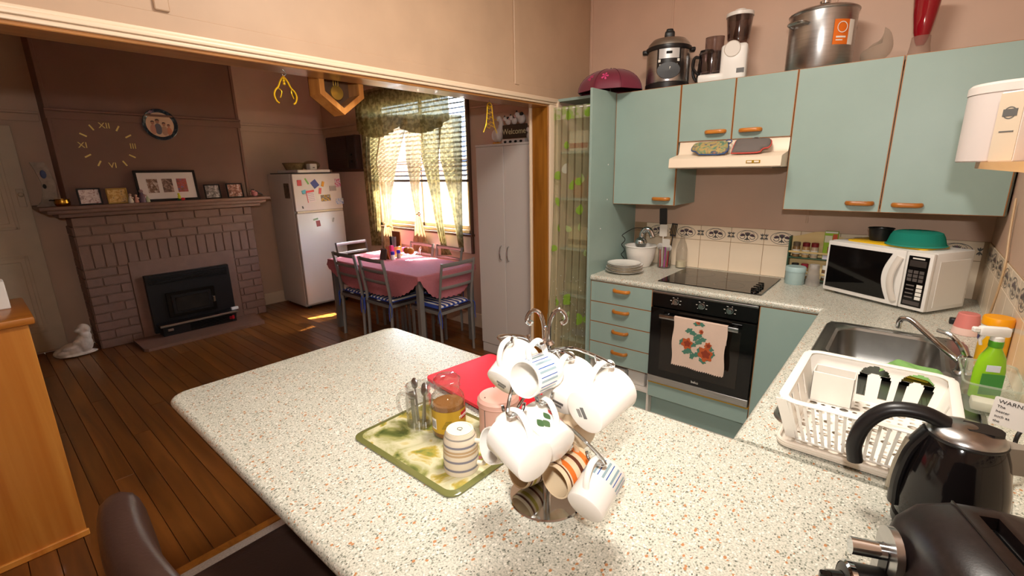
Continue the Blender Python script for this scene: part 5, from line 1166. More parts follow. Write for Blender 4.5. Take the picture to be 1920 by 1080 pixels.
t = thing('paper_bundle', 'white paper packet beside the wicker basket over the fridge', 'packet', (-3.52, -.49, 1.65)); b = B(); b.bb(-.05, .05, -.045, .045, 0, .07, .012, 2); obj('packet_body', b, M['paperw'], t); b = B(); b.bb(-.052, .052, -.012, .012, .02, .03); obj('packet_band', b, M['ink'], t)
b = B(); b.ball((0, 0, .055), (.13, .1, .055), 18); t = tag(obj('bread_bag', b, mat('tan_bag', '9a8060', .6, bump=.5, bscale=25), loc=(-3.72, -.395, 1.65)), 'tan crumpled bag on the box over the fridge', 'bag')
# wall air conditioner
ac = thing('air_conditioner', 'dark brown box air conditioner in the wall by the window', 'air conditioner', (-3.53, 0, 1.85)); acb = mat('brown_ac', '3a2a22', .5)
def ab(name, ext, mt=acb, par=ac, bev=.003): b = B(); b.bb(*ext, bev, 1); return obj(name, b, mt, par, w=True)
ab('case', (-3.87, -3.19, -.08, -.001, 1.65, 2.05)); gr_ = ab('front_panel', (-3.86, -3.38, -.09, -.078, 1.66, 2.04))
for k in range(14): ab('grille_slat', (-3.85, -3.39, -.096, -.088, 1.675+.026*k, 1.687+.026*k), acb, gr_, .002)
cp_ = ab('control_panel', (-3.37, -3.2, -.09, -.078, 1.66, 2.04), mat('brown_ac_panel', '2e211c', .4))
for z in (1.74, 1.82): b = B(); b.cyl((-3.29, -.09, z), (-3.29, -.108, z), .02); obj('control_knob', b, M['blackp'], cp_, w=True)
ab('lower_board', (-3.89, -3.17, -.03, -.001, 1.62, 1.65), M['brownframe'])
# curtains
CUm = dapple('olive_floral_curtain', ('5c5234', '7d7048', '9a8c5e', '6a5e3c'), 16, .9, .1); CUl = sheer('tan_lining', 'a8906c', .95, '94805c')
def olive(): 
    mt = sheer('olive_curtain', '6f6440', .97, '94875c'); return mt
OLV = olive()
def panel(label, rows, grp, mt, fold=6, yp=-.072):
    """rows: (v, u0, u1) photo pixels on the curtain plane y=-.11"""
    pts = [(at(a, v, Y=yp), at(c, v, Y=yp)) for v, a, c in rows]; n = len(rows)-1
    t = thing('window_curtain', label, 'curtain', (pts[0][0].x, yp, pts[-1][0].z), group=grp)
    def fn(u, v):
        f = v*n; i = min(int(f), n-1); s = f-i; s = s*s*(3-2*s)*.5+s*.5; a = pts[i][0].lerp(pts[i+1][0], s); c = pts[i][1].lerp(pts[i+1][1], s)
        p = a.lerp(c, u); wdt = (c-a).length; p.y += min(.009, .2*wdt/fold*1.6)*math.sin(u*fold*2*PI+1.3*math.sin(v*3+u*4)) - .01; return p
    b = B(); b.grid(fn, 90, 24); obj('curtain_cloth', b, mt, t, w=True, smooth=180); return t, fn
G = 'drapes at the dining window'
TZ = 215
c1, _ = panel('olive and tan drape hanging straight next to the air conditioner', [(TZ, 677, 722), (300, 680, 712), (367, 687, 714), (460, 698, 716)], G, OLV, 5)
c2, f2 = panel('tan drape tied with a cord behind the table caddy', [(TZ, 718, 770), (300, 705, 748), (367, 716, 737), (418, 723, 737), (432, 720, 740), (478, 718, 748)], G, CUl, 5, -.098)
c3, f3 = panel('narrow tan drape tied with a rosette at mid window', [(TZ, 758, 800), (300, 762, 792), (367, 773, 788), (400, 780, 790), (420, 778, 795), (455, 775, 804), (478, 777, 810)], G, CUl, 4)
c4, _ = panel('olive patterned drape slanting across the window', [(TZ, 790, 832), (300, 792, 825), (367, 808, 829), (420, 817, 834), (460, 827, 839), (478, 828, 848)], G, OLV, 4, -.098)
c5, _ = panel('wide olive patterned drape beside the white cupboard', [(TZ, 822, 868), (300, 826, 869), (367, 842, 869), (434, 855, 869), (472, 863, 871)], G, OLV, 4)
for t, u, v in ((c2, 730, 424), (c3, 785, 401)):
    p = at(u, v, Y=-.13); b = B(); b.tube([p+Vector((.035*math.cos(a*PI/8), .022*math.sin(a*PI/8), .004*math.sin(a))) for a in range(16)], .006, 8, closed=True); obj('tie_cord', b, M['gold'], t, w=True)
p = at(786, 401, Y=-.155); b = B()
for k in range(6): a = k*PI/3; b.ball(p+Vector((.016*math.cos(a), 0, .016*math.sin(a))), (.012, .006, .012), 8)
obj('rosette', b, mat('rosette', 'd8ccb0', .7), c3, w=True)
vl = thing('curtain_valance', 'olive gathered valance across the top of the dining window', 'curtain', (-2.2, -.16, 1.95))
def valf(u, v):
    x = -2.99+u*1.56; zt = 2.475; drop = .4+.1*abs(math.sin(u*2*PI*1.0))**.7
    return Vector((x, -.165+.02*math.sin(u*90+math.sin(u*17)*1.2)*(.5+.5*v), zt-v*drop))
b = B(); b.grid(valf, 220, 14); obj('valance_cloth', b, OLV, vl, w=True, smooth=180)
b = B(); b.grid(lambda u, v: valf(u, .02)+Vector((0, -.012+.005*math.sin(u*200), .025*(1-v)-.01)), 220, 2); obj('ruffle_heading', b, mat('ruffle', '8a7c54', .9), vl, w=True, smooth=180)
b = B(); b.tube([(-3.03, -.15, 2.465), (-1.4, -.15, 2.465)], .01, 8); obj('curtain_rod', b, M['brownframe'], vl, w=True)
for x in (-3.0, -1.43): b = B(); b.bb(x-.01, x+.01, -.16, -.002, 2.455, 2.475); obj('rod_bracket', b, M['brownframe'], vl, w=True)
# white cupboard
wc = thing('tall_cupboard', 'tall white two-door cupboard beside the dining window', 'cupboard', (-.495, -.23, 0))
def wb(name, ext, mt=M['laminate'], par=wc, bev=.002): b = B(); b.bb(*ext, bev, 1); return obj(name, b, mt, par, w=True)
wb('carcass', (-.797, -.193, -.438, -.002, .0, 1.785)); wb('top_board', (-.8, -.19, -.458, -.002, 1.785, 1.802)); wb('plinth', (-.795, -.195, -.45, -.43, 0, .085))
for x0, x1, hx in ((-.796, -.497, -.535), (-.493, -.194, -.455)):
    d = wb('door', (x0, x1, -.456, -.439, .09, 1.783)); b = B(); z = .93
    b.tube(smooth_path([(hx, -.456, z-.06), (hx, -.475, z-.045), (hx, -.482, z), (hx, -.475, z+.045), (hx, -.456, z+.06)], 5), .005, 8); obj('handle', b, M['chrome'], d, w=True)
# figures on the cupboard
cwm, cbm, cpk = mat('figurine_white', 'e0d6d0', .5), mat('figurine_black', '1e1a1a', .5), mat('figurine_pink', 'd8a49c', .5)
ws = thing('welcome_sign', 'brown welcome sign with three cow figures on the white cupboard', 'ornament', (-.5, -.3, 1.802))
b = B(); b.bb(-.125, .125, -.012, .012, .045, .15, .005, 1); obj('sign_board', b, mat('sign_brown', '4a3a2c', .7), ws); b = B(); b.bb(-.12, .12, -.03, .03, 0, .04, .006, 1); obj('sign_base', b, cwm, ws)
text('sign_text', 'Welcome', .062, mat('sign_cream', 'd8cfa8', .6), ws, facing((0, -1, 0), loc=(0, -.0135, .096)), .001)
for k in range(4): b = B(); b.ball((-.08+.055*k, -.031, .018), (.016, .004, .01), 8); obj('cow_patch', b, cbm, ws)
for x, s in ((-.07, .8), (-.005, .85), (.07, 1.1)):
    b = B(); b.ball((x, 0, .15+.035*s), (.034*s, .025*s, .036*s), 12); b.ball((x-.022*s, -.02*s, .15+.058*s), (.02*s, .02*s, .022*s), 10); cw = obj('cow_figure', b, cwm, ws)
    b = B(); b.ball((x-.03*s, -.038*s, .15+.05*s), (.011*s, .008*s, .009*s), 8); obj('muzzle', b, cpk, cw); b = B(); b.ball((x+.01*s, -.012*s, .15+.065*s), (.016*s, .014*s, .014*s), 8); b.ball((x-.03*s, -.018*s, .15+.082*s), (.008*s, .006*s, .01*s), 6); obj('black_patch', b, cbm, cw)
gs = thing('goose_figurine', 'white goose figurine with orange feet on the white cupboard', 'ornament', (-.69, -.3, 1.802))
b = B(); b.ball((0, 0, .075), (.05, .045, .055), 14); b.tube(smooth_path([(.03, 0, .1), (.045, 0, .15), (.04, 0, .19), (.028, 0, .205)], 4), [.022]*5+[.018]*8, 10); b.ball((.025, -.004, .205), .022, 10); obj('goose_body', b, cwm, gs); b = B(); b.tube([(.01, -.01, .203), (-.012, -.022, .198)], [.008, .002], 8); obj('beak', b, M['goldp'], gs)
b = B(); b.ball((-.012, -.02, .012), (.02, .024, .012), 8); b.ball((.024, -.02, .012), (.02, .024, .012), 8); obj('feet', b, mat('orange_feet', 'd8902c', .6), gs)
cs_ = thing('hen_figurine', 'small white and brown hen figurine beside the welcome sign', 'ornament', (-.34, -.3, 1.802)); b = B(); b.ball((0, 0, .05), (.032, .035, .045), 12); b.ball((-.012, -.01, .1), (.02, .02, .022), 10); obj('hen_body', b, cwm, cs_); b = B(); b.ball((-.005, -.012, .125), (.008, .014, .01), 8); b.ball((.02, 0, .06), (.02, .03, .035), 8); obj('hen_wing', b, mat('hen_brown', '7a5038', .6), cs_)
# dining table
TX0, TX1, TY0, TY1 = -2.52, -1.06, -.93, -.27
tb_ = thing('dining_table', 'grey metal dining table under the pink cloth by the window', 'table', ((TX0+TX1)/2, (TY0+TY1)/2, 0))
b = B(); b.bb(TX0, TX1, TY0, TY1, .715, .74, .004, 1); obj('table_top', b, mat('dark_glass_top', '3a2428', .3), tb_, w=True)
for x in (TX0+.03, TX1-.03):
    for y in (TY0+.03, TY1-.03): b = B(); b.bb(x-.024, x+.024, y-.024, y+.024, 0, .715, .003, 1); obj('leg', b, M['grey'], tb_, w=True)
for y in (TY0+.03, TY1-.03): b = B(); b.bb(TX0+.054, TX1-.054, y-.012, y+.012, .66, .715); obj('apron_rail', b, M['grey'], tb_, w=True)
for x in (TX0+.03, TX1-.03): b = B(); b.bb(x-.012, x+.012, TY0+.054, TY1-.054, .66, .715); obj('apron_rail', b, M['grey'], tb_, w=True)
def cloth(u, v):
    hx, hy = (TX1-TX0)/2+.006, (TY1-TY0)/2+.006; ov = .24; px_, py_ = (u-.5)*2*(hx+ov), (v-.5)*2*(hy+ov)
    ox, oy = max(0, abs(px_)-hx), max(0, abs(py_)-hy); x = math.copysign(min(abs(px_), hx), px_); y = math.copysign(min(abs(py_), hy), py_); z = .7425
    fx, fy = 1-.86*min(1, abs(py_)/hy)**3, 1-.8*min(1, abs(px_)/hx)**4
    if ox > 0 and oy > 0: z -= .16*max(ox, oy); x += math.copysign(.006, px_); y += math.copysign(.006, py_)
    elif ox > 0: z -= ox*fx; x += math.copysign(.004+.012*math.sin(py_*16)*ox/ov+.012*ox/ov, px_)
    elif oy > 0: z -= oy*fy; y += math.copysign(.004+.012*math.sin(px_*15)*oy/ov+.012*oy/ov, py_)
    edge = max(0, max(ox, oy)/ov-.92)/.08
    z += .006*math.sin((px_+py_)*120)*edge
    return Vector(((TX0+TX1)/2+x, (TY0+TY1)/2+y, z))
b = B(); b.grid(cloth, 150, 100); tag(obj('tablecloth', b, M['pink'], smooth=180), 'dusty pink scalloped cloth draped over the dining table', 'tablecloth')
# chairs
cush = stripes('blue_white_stripe', 'e4dcd4', '2c3f8c', .052, 0, .48); cbl = mat('cushion_blue_edge', '33489a', .8); tieb = mat('blue_tie', '3450a8', .8)
def make_chair():
    r = thing('dining_chair', 'x', 'chair'); hw = .185
    for s in (-1, 1):
        b = B(); pts = [(s*hw, -.19, 0), (s*hw, -.18, .44), (s*hw, -.2, .65), (s*hw, -.235, .86)]; q = smooth_path(pts, 5); b.tube(q, [(.0165, .011)]*len(q), 4, flat=(0, 1, 0)); obj('back_post', b, M['grey'], r, smooth=20)
        b = B(); b.tube([(s*hw, .19, 0), (s*hw, .19, .43)], [(.014, .014)]*2, 4, flat=(1, 1, 0)); obj('leg', b, M['grey'], r, smooth=20)
        b = B(); b.bb(s*hw-.009, s*hw+.009, -.19, .19, .41, .435); obj('side_rail', b, M['grey'], r)
    for y in (-.185, .19): b = B(); b.bb(-hw, hw, y-.009, y+.009, .41, .435); obj('seat_rail', b, M['grey'], r)
    for z, y in ((.84, -.232), (.74, -.217), (.64, -.2)):
        b = B(); q = [(-hw+2*hw*i/8, y-.012*math.sin(PI*i/8)+.004, z) for i in range(9)]; b.tube(q, [(.017 if z > .8 else .014, .006)]*9, 6, flat=(0, 0, 1)); obj('back_slat', b, M['grey'], r)
    b = B(); b.bb(-hw+.004, hw-.004, -.185, .195, .435, .45, .004, 1); obj('seat_board', b, mat('dark_seat', '3c2c34', .6), r)
    b = B(); rs = []
    for z, d in ((.45, .012), (.455, .002), (.468, 0), (.478, .006), (.482, .03)): rs.append([b.bm.verts.new((x, y, z)) for x, y in rrect(-.178+d, .178-d, -.17+d, .185-d, .04)])
    for p, q in zip(rs, rs[1:]): b.skin(p, q)
    b._f(rs[0][::-1]); b._f(rs[-1]); cu_ = obj('seat_cushion', b, cush, r)
    b = B(); b.tube([(x, y, .462) for x, y in rrect(-.18, .18, -.172, .187, .04)], [(.006, .003)]*24, 6, closed=True, flat=(0, 0, 1)); obj('cushion_piping', b, cbl, cu_)
    for s in (-1, 1):
        b = B(); b.tube(smooth_path([(s*.17, -.165, .462), (s*.2, -.2, .455), (s*.2, -.212, .42), (s*.195, -.214, .36), (s*.2, -.216, .3)], 4), .0035, 6); b.tube(smooth_path([(s*.2, -.2, .455), (s*.215, -.195, .42), (s*.208, -.2, .33)], 4), .0035, 6); obj('cushion_tie', b, tieb, cu_)
    b = B(); b.bb(-.02, .02, -.19, -.17, .456, .459); obj('care_tag', b, M['paperw'], cu_)
    return r
spots = [((-2.066, -.79), 0, 'grey metal chair on the kitchen side of the table, nearer the fridge'), ((-1.61, -.79), 0, 'grey metal chair on the kitchen side of the table, between two other chairs'), ((-1.09, -.655), PI/2, 'grey metal chair with striped cushion at the table end beside the white cupboard'),
         ((-2.52, -.525), -PI/2, 'grey metal chair at the table end facing the fridge'), ((-1.97, -.38), PI, 'grey metal chair under the window beside the table caddy'), ((-1.53, -.38), PI, 'grey metal chair under the window next to the white cupboard')]
spots[2] = ((-1.09, -.655), PI/2, spots[2][2])
ch0 = make_chair()
for k, (xy, rz, lb) in enumerate(spots):
    c = ch0 if k == 0 else copy_tree(ch0); c.location = (xy[0], xy[1], 0); c.rotation_euler = (0, 0, rz); c['label'] = lb; c['group'] = 'chairs at the dining table'
# table things
TZ_ = .7427
def tpx(u, v): p = at(u, v, Z=TZ_); return p
t = thing('cutlery_caddy', 'timber cutlery caddy with upright back on the pink table', 'caddy', (-2.06, -.45, TZ_)); cw_ = wood('caddy_timber', '8a4c20', 'a8642c', 'Z', .4, 20)
b = B(); b.bb(-.07, .07, .04, .052, 0, .26, .004, 1); obj('back_board', b, cw_, t)
for q in ((-.07, .07, -.05, -.042), (-.07, -.062, -.05, .04), (.062, .07, -.05, .04)): b = B(); b.bb(q[0], q[1], q[2], q[3], 0, .11, .002, 1); obj('side_board', b, cw_, t)
b = B(); b.bb(-.062, .062, -.042, .04, 0, .008); obj('floor_board', b, cw_, t)
for k in range(6):
    x = -.045+.018*k; q = thing('table_knife' if k % 2 else 'table_fork', ['fork with black handle at the fridge end of the cutlery caddy', 'dark handled knife second in the cutlery caddy', 'silver fork third in the cutlery caddy', 'silver knife fourth in the cutlery caddy', 'fork fifth in the cutlery caddy', 'knife at the cupboard end of the cutlery caddy'][k], 'cutlery', (-2.06+x, -.45+.012*(-1)**k, TZ_+.009), group='cutlery in the caddy')
    b = B(); b.tube([(0, 0, 0), (0, 0, .1)], [(.004, .002)]*2, 8); obj('blade', b, M['steel'], q); b = B(); b.tube([(0, 0, .1), (.004*(k-2.5)*.5, 0, .2)], [(.006, .004), (.008, .005)], 8); obj('handle', b, M['blackp'] if k < 2 else M['steel'], q)
t = thing('menu_stand', 'small brown leather stand on the pink table before the caddy', 'stand', tpx(718, 487)); b = B(); b.bb(-.05, .05, -.006, .006, 0, .11, .003, 1, M=Matrix.Rotation(-.2, 4, 'X')); obj('front_board', b, mat('dark_slate', '4a4038', .6), t); b = B(); b.bb(-.05, .05, -.004, .004, 0, .1, .003, 1, M=Matrix.Translation((0, .05, 0)) @ Matrix.Rotation(.3, 4, 'X')); obj('rear_leg', b, cw_, t)
t = thing('packet', 'bright pink packet leaning by the brown stand', 'packet', tpx(729, 484)+Vector((.02, .03, 0))); b = B(); b.bb(-.018, .018, -.018, .018, 0, .13, .004, 1); obj('packet_body', b, mat('hot_pink', 'cf3472', .5), t); b = B(); b.bb(-.019, .019, -.019, .019, .05, .07); obj('packet_band', b, mat('hot_pink2', 'b0245c', .5), t)
for u, v, lb in ((737, 487, 'salt shaker with cobalt blue cap on the pink table'), (748, 484, 'pepper shaker with cobalt blue cap beside the salt')):
    t = thing('shaker', lb, 'shaker', tpx(u, v)); b = B(); b.lathe([(.018, 0), (.022, .004), (.021, .045), (.017, .055)], 18); obj('shaker_body', b, M['cer'] if 'salt s' in lb else mat('pepper_grey', 'a09088', .3), t); b = B(); b.lathe([(.02, .052), (.021, .075), (.017, .084), (0, .086)], 18, cap1=False); obj('shaker_cap', b, mat('cobalt_cap', '2420a8', .3), t)
t = thing('fruit_stand', 'clear glass footed dish of fruit on the pink table', 'dish', tpx(768, 488)); b = B(); b.lathe([(.05, 0), (.052, .003), (.012, .012), (.01, .04), (.06, .055), (.09, .075), (.087, .075), (.058, .058), (0, .05)], 26, cap1=False); obj('dish_body', b, M['glass'], t)
for dx, c, lb in ((-.035, 'c8742c', 'orange in the glass dish beside the shakers'), (.03, 'd8822c', 'orange at the window end of the glass dish')):
    f = thing('orange', lb, 'fruit', tpx(768, 488)+Vector((dx, 0, .062)), group='fruit in the glass dish'); b = B(); b.ball((0, 0, .034), .035, 16); obj('peel', b, mat('orange_peel', c, .5, bump=.2, bscale=300), f); b = B(); b.cyl((0, -.035, .036), (0, -.037, .036), .004, n=8); obj('stem_scar', b, M['dark'], f)
t = thing('candle_cup', 'pink candle cup beside the fruit dish', 'candle', tpx(760, 478)); b = B(); b.lathe([(.025, 0), (.028, .003), (.034, .08), (.03, .08), (.026, .01), (0, .01)], 20, cap1=False); obj('cup', b, mat('pink_cup', 'd85c94', .4), t); b = B(); b.lathe([(.029, .01), (.031, .06), (0, .062)], 16, cap1=False); obj('wax', b, mat('pink_wax', 'e8b4c0', .5), t)
t = thing('wire_ornament', 'silver wire ornament at the edge of the fruit dish', 'ornament', tpx(784, 478)); b = B(); b.tube(smooth_path([(0, 0, .003), (.02, 0, .05), (.045, 0, .09), (.06, 0, .08), (.04, 0, .05), (.02, .01, .004)], 5), .003, 6, closed=False); obj('wire_loop', b, M['chrome'], t); b = B(); b.lathe([(.02, 0), (.018, .004)], 16); obj('foot', b, M['chrome'], t)
# ================================================================== ABOVE THE CABINETS
CT = 2.0745
t = thing('umbrella', 'maroon open umbrella with pink flowers lying on the pantry top', 'umbrella', (.36, -.32, 2.0765))
nR = 8; b = B()
def umb(u, v):
    a = 2*PI*u; seg = (u*nR) % 1; sc = 1-.07*math.sin(seg*PI)*v; r = .225*math.sin(v*PI/2*.98)*sc; return Vector((r*math.cos(a), r*math.sin(a)*.95, .155*math.cos(v*PI/2*.98)+.006*v))
b.grid(umb, 64, 12, wrap=True); obj('canopy', b, mat('maroon_nylon', '6e1e34', .55, sheen=.2), t, smooth=40)
for k in range(nR):
    b = B(); b.tube([umb(k/nR+.0001, .05+.95*i/8)+Vector((0, 0, .001)) for i in range(9)], .0018, 6); obj('rib_seam', b, mat('maroon_seam', '561427', .6), t)
for a0, v0 in ((.70, .62), (.795, .64)):
    b = B()
    for k in range(5):
        a = 2*PI*k/5; b.grid(lambda p, q: umb(a0+.02*q*math.cos(a+(p-.5)*.9*(1-abs(q-.5))), v0+.12*q*math.sin(a+(p-.5)*.9*(1-abs(q-.5))))*1.012, 4, 5)
    obj('flower_print', b, mat('pink_flower', 'd0447c', .6), t, smooth=180)
b = B(); b.cyl((0, 0, .15), (0, 0, .165), .004); obj('ferrule', b, M['blackp'], t); b = B(); b.cyl((0, 0, .004), (0, 0, .15), .004); obj('shaft', b, M['steel'], t)
t = thing('pressure_cooker', 'steel electric pressure cooker with black lid handle on the wall cabinet', 'cooker', (.695, -.19, CT), math.radians(25))
b = B(); b.lathe([(.13, 0), (.135, .004), (.135, .035), (.13, .04)], 36); obj('base_ring', b, M['blackp'], t); b = B(); b.lathe([(.13, .038), (.132, .045), (.132, .225), (.128, .23)], 40); obj('cooker_body', b, M['steel'], t)
b = B(); b.lathe([(.136, .226), (.14, .235), (.138, .25), (.13, .254)], 40); obj('top_ring', b, M['blackp'], t); b = B(); b.lathe([(.128, .252), (.125, .27), (.1, .297), (.05, .308), (0, .31)], 40, cap1=False); ld = obj('lid', b, M['steel'], t)
b = B(); b.bb(-.03, .03, -.05, .05, .3, .345, .012, 2); b.bb(-.022, .022, -.028, .028, .33, .362, .01, 2); obj('lid_handle', b, M['blackp'], ld)
for s in (-1, 1): b = B(); b.bb(s*.13-.03, s*.13+.03, -.03, .03, .222, .246, .008, 2); obj('side_handle', b, M['blackp'], t)
def curved(par, r, a0, a1, z0, z1, mt, name, rd=.0, n=16):
    b = B(); b.grid(lambda u, v: Vector((r*math.cos(a0+(a1-a0)*u), r*math.sin(a0+(a1-a0)*u), z0+(z1-z0)*v)) if True else None, n, 4); return obj(name, b, mt, par)
A0 = -PI/2
pnl = curved(t, .1335, A0-.55, A0+.55, .1, .235, M['blackp'], 'control_panel'); b = B(); b.lathe([(.07, 0), (.068, .003), (0, .004)], 30, facing((0, -1, 0), loc=(0, -.1325, .1)) @ Matrix.Diagonal((1, .7, 1, 1)), cap1=False); obj('panel_curve', b, M['blackp'], t)
curved(t, .1345, A0-.46, A0+.46, .17, .23, mat('panel_silver', 'c8c8c8', .35, .3), 'display_bezel'); curved(t, .1352, A0-.13, A0+.13, .195, .21, M['dark'], 'display', n=6)
for k in range(6): a = A0+(-.42, -.36, -.14, .1, .33, .42)[k]; z = (.15, .122, .105, .105, .122, .15)[k]; curved(t, .1365, a-.055, a+.055, z, z+.016, M['label'], 'button', n=3)
t = thing('food_processor', 'white food processor with smoky chopping bowl and blender jug on the wall cabinet', 'food processor', (1.06, -.2, CT), math.radians(12))
smk = glass('smoky_plastic', 'd8cccc', .08, .86, .6, .08); b = B(); b.bb(-.03, .11, -.075, .075, 0, .2, .02, 3); b.bb(-.15, .0, -.08, .08, 0, .05, .015, 2); bd = obj('motor_base', b, M['white'], t)
b = B(); b.lathe([(.045, 0), (.04, .006)], 24, facing((0, -1, 0), loc=(.03, -.074, .17))); obj('speed_dial', b, M['white2'], bd); b = B(); b.bb(.06, .1, -.077, -.073, .04, .065); obj('badge', b, M['ink'], bd)
b = B(); b.lathe([(.062, .05), (.066, .055), (.07, .16), (.072, .165), (.068, .165), (.063, .06)], 30, Matrix.Translation((-.085, 0, 0)), cap1=False); bw = obj('chopping_bowl', b, smk, t)
b = B(); b.lathe([(.073, .163), (.073, .175), (.05, .178)], 30, Matrix.Translation((-.085, 0, 0))); b.lathe([(.042, .176), (.044, .26), (.04, .26)], 24, Matrix.Translation((-.075, 0, 0)) @ Matrix.Diagonal((1.2, .8, 1, 1))); obj('feed_tube', b, smk, bw)
b = B(); b.tube(smooth_path([(-.15, -.02, .155), (-.18, -.03, .15), (-.185, -.03, .1), (-.155, -.02, .06)], 5), .008, 8); obj('bowl_handle', b, M['blackp'], bw); b = B(); b.cyl((-.085, 0, .052), (-.085, 0, .15), .014); b.bb(-.135, -.035, -.008, .008, .07, .074); obj('blade', b, M['steel'], bw)
b = B(); b.lathe([(.055, .2), (.052, .215), (.058, .23), (.07, .35), (.068, .352), (.055, .235)], 30, Matrix.Translation((.05, 0, 0)), cap1=False); jg = obj('blender_jug', b, smk, t); b = B(); b.lathe([(.073, .348), (.073, .366), (.06, .372), (.03, .374), (.03, .385), (0, .386)], 30, Matrix.Translation((.05, 0, 0)), cap1=False); obj('jug_lid', b, M['white'], jg)
t = thing('coffee_plunger', 'tapered steel jug behind the food processor on the wall cabinet', 'jug', (.9, -.085, CT)); b = B(); b.lathe([(.06, 0), (.06, .01), (.042, .2), (.045, .205), (.038, .205)], 26); obj('jug_body', b, M['steel'], t); b = B(); b.tube(smooth_path([(-.043, 0, .19), (-.075, 0, .19), (-.08, 0, .1), (-.056, 0, .05)], 5), .008, 8); obj('jug_handle', b, M['blackp'], t); b = B(); b.lathe([(.044, .204), (.04, .222), (0, .226)], 24, cap1=False); obj('jug_lid', b, M['blackp'], t)
t = thing('stock_pot', 'large stainless steel stock pot with orange label on the wall cabinet', 'pot', (1.522, -.185, CT), math.radians(10))
b = B(); b.lathe([(.148, 0), (.152, .006), (.152, .27), (.156, .275), (.15, .277)], 48); obj('pot_body', b, M['steel'], t)
b = B(); b.lathe([(.157, .275), (.159, .28), (.155, .284), (.14, .292), (.05, .305), (0, .306)], 48, cap1=False); ld = obj('lid', b, M['steel'], t); b = B(); b.lathe([(.012, .304), (.01, .318), (.024, .328), (.026, .338), (.015, .346), (0, .347)], 22, cap1=False); obj('lid_knob', b, M['chrome'], ld)
for s in (-1, 1):
    a = A0-.72 if s < 0 else A0+2.4; c, n_ = Vector((math.cos(a), math.sin(a), 0)), Vector((-math.sin(a), math.cos(a), 0))
    b = B(); b.tube(smooth_path([c*.15-n_*.045+Vector((0, 0, .215)), c*.185-n_*.04+Vector((0, 0, .22)), c*.192+Vector((0, 0, .222)), c*.185+n_*.04+Vector((0, 0, .22)), c*.15+n_*.045+Vector((0, 0, .215))], 5), [(.006, .009)]*21, 8); obj('handle', b, M['steel'], t)
def arcl(par, r, a0, a1, z0, z1, mt, name): return curved(par, r, a0, a1, z0, z1, mt, name)
arcl(t, .1535, A0+.32, A0+.82, .1, .215, mat('orange_label', 'e0701e', .5), 'orange_label'); arcl(t, .1535, A0+.82, A0+1.05, .1, .215, M['label'], 'white_label_edge')
a = A0+.57; arcl(t, .1542, a-.16, a+.16, .13, .138, M['label'], 'label_bar'); arcl(t, .1542, a-.16, a+.06, .117, .122, M['label'], 'label_bar'); b = B(); b.lathe([(.022, 0), (.026, 0)], 24, facing((math.cos(a), math.sin(a), 0), loc=(.156*math.cos(a), .156*math.sin(a), .178)), False, False); obj('label_ring', b, M['label'], t)
b = B()
def bagf(u, v): a = 2*PI*u; k = math.sin(v*PI)**.6; return Vector((.075*k*math.cos(a)*(1-.35*v)+.035*v, .06*k*math.sin(a)*(1-.5*v), .13*v*(1+.25*math.cos(a)*v)+.004*math.sin(a*5+v*9)))
b.grid(bagf, 28, 12, wrap=True); t = tag(obj('plastic_bag', b, sheer('clear_bag', 'bfae9c', .38), smooth=180, loc=(1.755, -.2, CT)), 'crumpled clear plastic bag beside the stock pot', 'bag')
t = thing('flower_vase', 'tall red glass vase with clear base on the wall cabinet', 'vase', (1.935, -.18, CT)); b = B(); b.lathe([(.045, 0), (.047, .004), (.038, .06), (.036, .1), (.034, .1)], 26); obj('clear_base', b, sheer('clear_vase', 'c8a898', .4), t); b = B(); b.lathe([(.014, .06), (.022, .075), (.034, .12), (.046, .2), (.056, .3), (.052, .3), (.03, .12), (0, .075)], 30, cap1=False); obj('red_glass', b, mat('ruby_glass', '8e0e1c', .06, coat=.5), t)
# oven towel
t = thing('tea_towel', 'pale pink tea towel with rose print over the oven handle', 'towel', (1.19, CF-.06, .44)); tw_ = mat('towel_cotton', 'dcc0ae', .95, bump=.25, bscale=260)
YB = CF-.0685
def tow(u, v):
    x = 1.04+.3*u+.004*math.sin(v*9); z = .736-v*.29-.006*u*v; wv = .004*math.sin(u*16+v*3)*v+.004*math.sin(u*7)*v
    if v > .985: z -= .004+.004*math.sin(u*150)
    return Vector((x, YB-.003+wv-.004*v, z))
b = B(); b.grid(tow, 90, 40); b.grid(lambda u, v: Vector((1.04+.3*u, CF-.059-.011*math.cos(PI*v), .736+.0045*math.sin(PI*v))), 60, 6); b.grid(lambda u, v: Vector((1.045+.29*u, CF-.048+.003*math.sin(u*14)*v, .736-.12*v)), 40, 10); obj('towel_cloth', b, tw_, t, w=True, smooth=180)
LF, RO, RD = mat('print_leaf', '4c7c68', .9), mat('print_rose', 'b8572c', .9), mat('print_rose_dark', '8c3820', .9)
def tprint(u0, v0, r, mt, k, name, asp=1.0, ang=0):
    b = B()
    def fn(p, q):
        a = 2*PI*p; rr = r*q*(1+.18*math.sin(a*k)); dx, dz = rr*math.cos(a), rr*asp*math.sin(a); dx, dz = dx*math.cos(ang)-dz*math.sin(ang), dx*math.sin(ang)+dz*math.cos(ang)
        return tow(u0+dx/.3, min(.97, max(.01, v0-dz/.29)))+Vector((0, -.0012-(.0004 if mt is not LF else 0)-(.0004 if mt is RD else 0), 0))
    b.grid(fn, 30, 4, wrap=True); obj(name, b, mt, t, w=True, smooth=180)
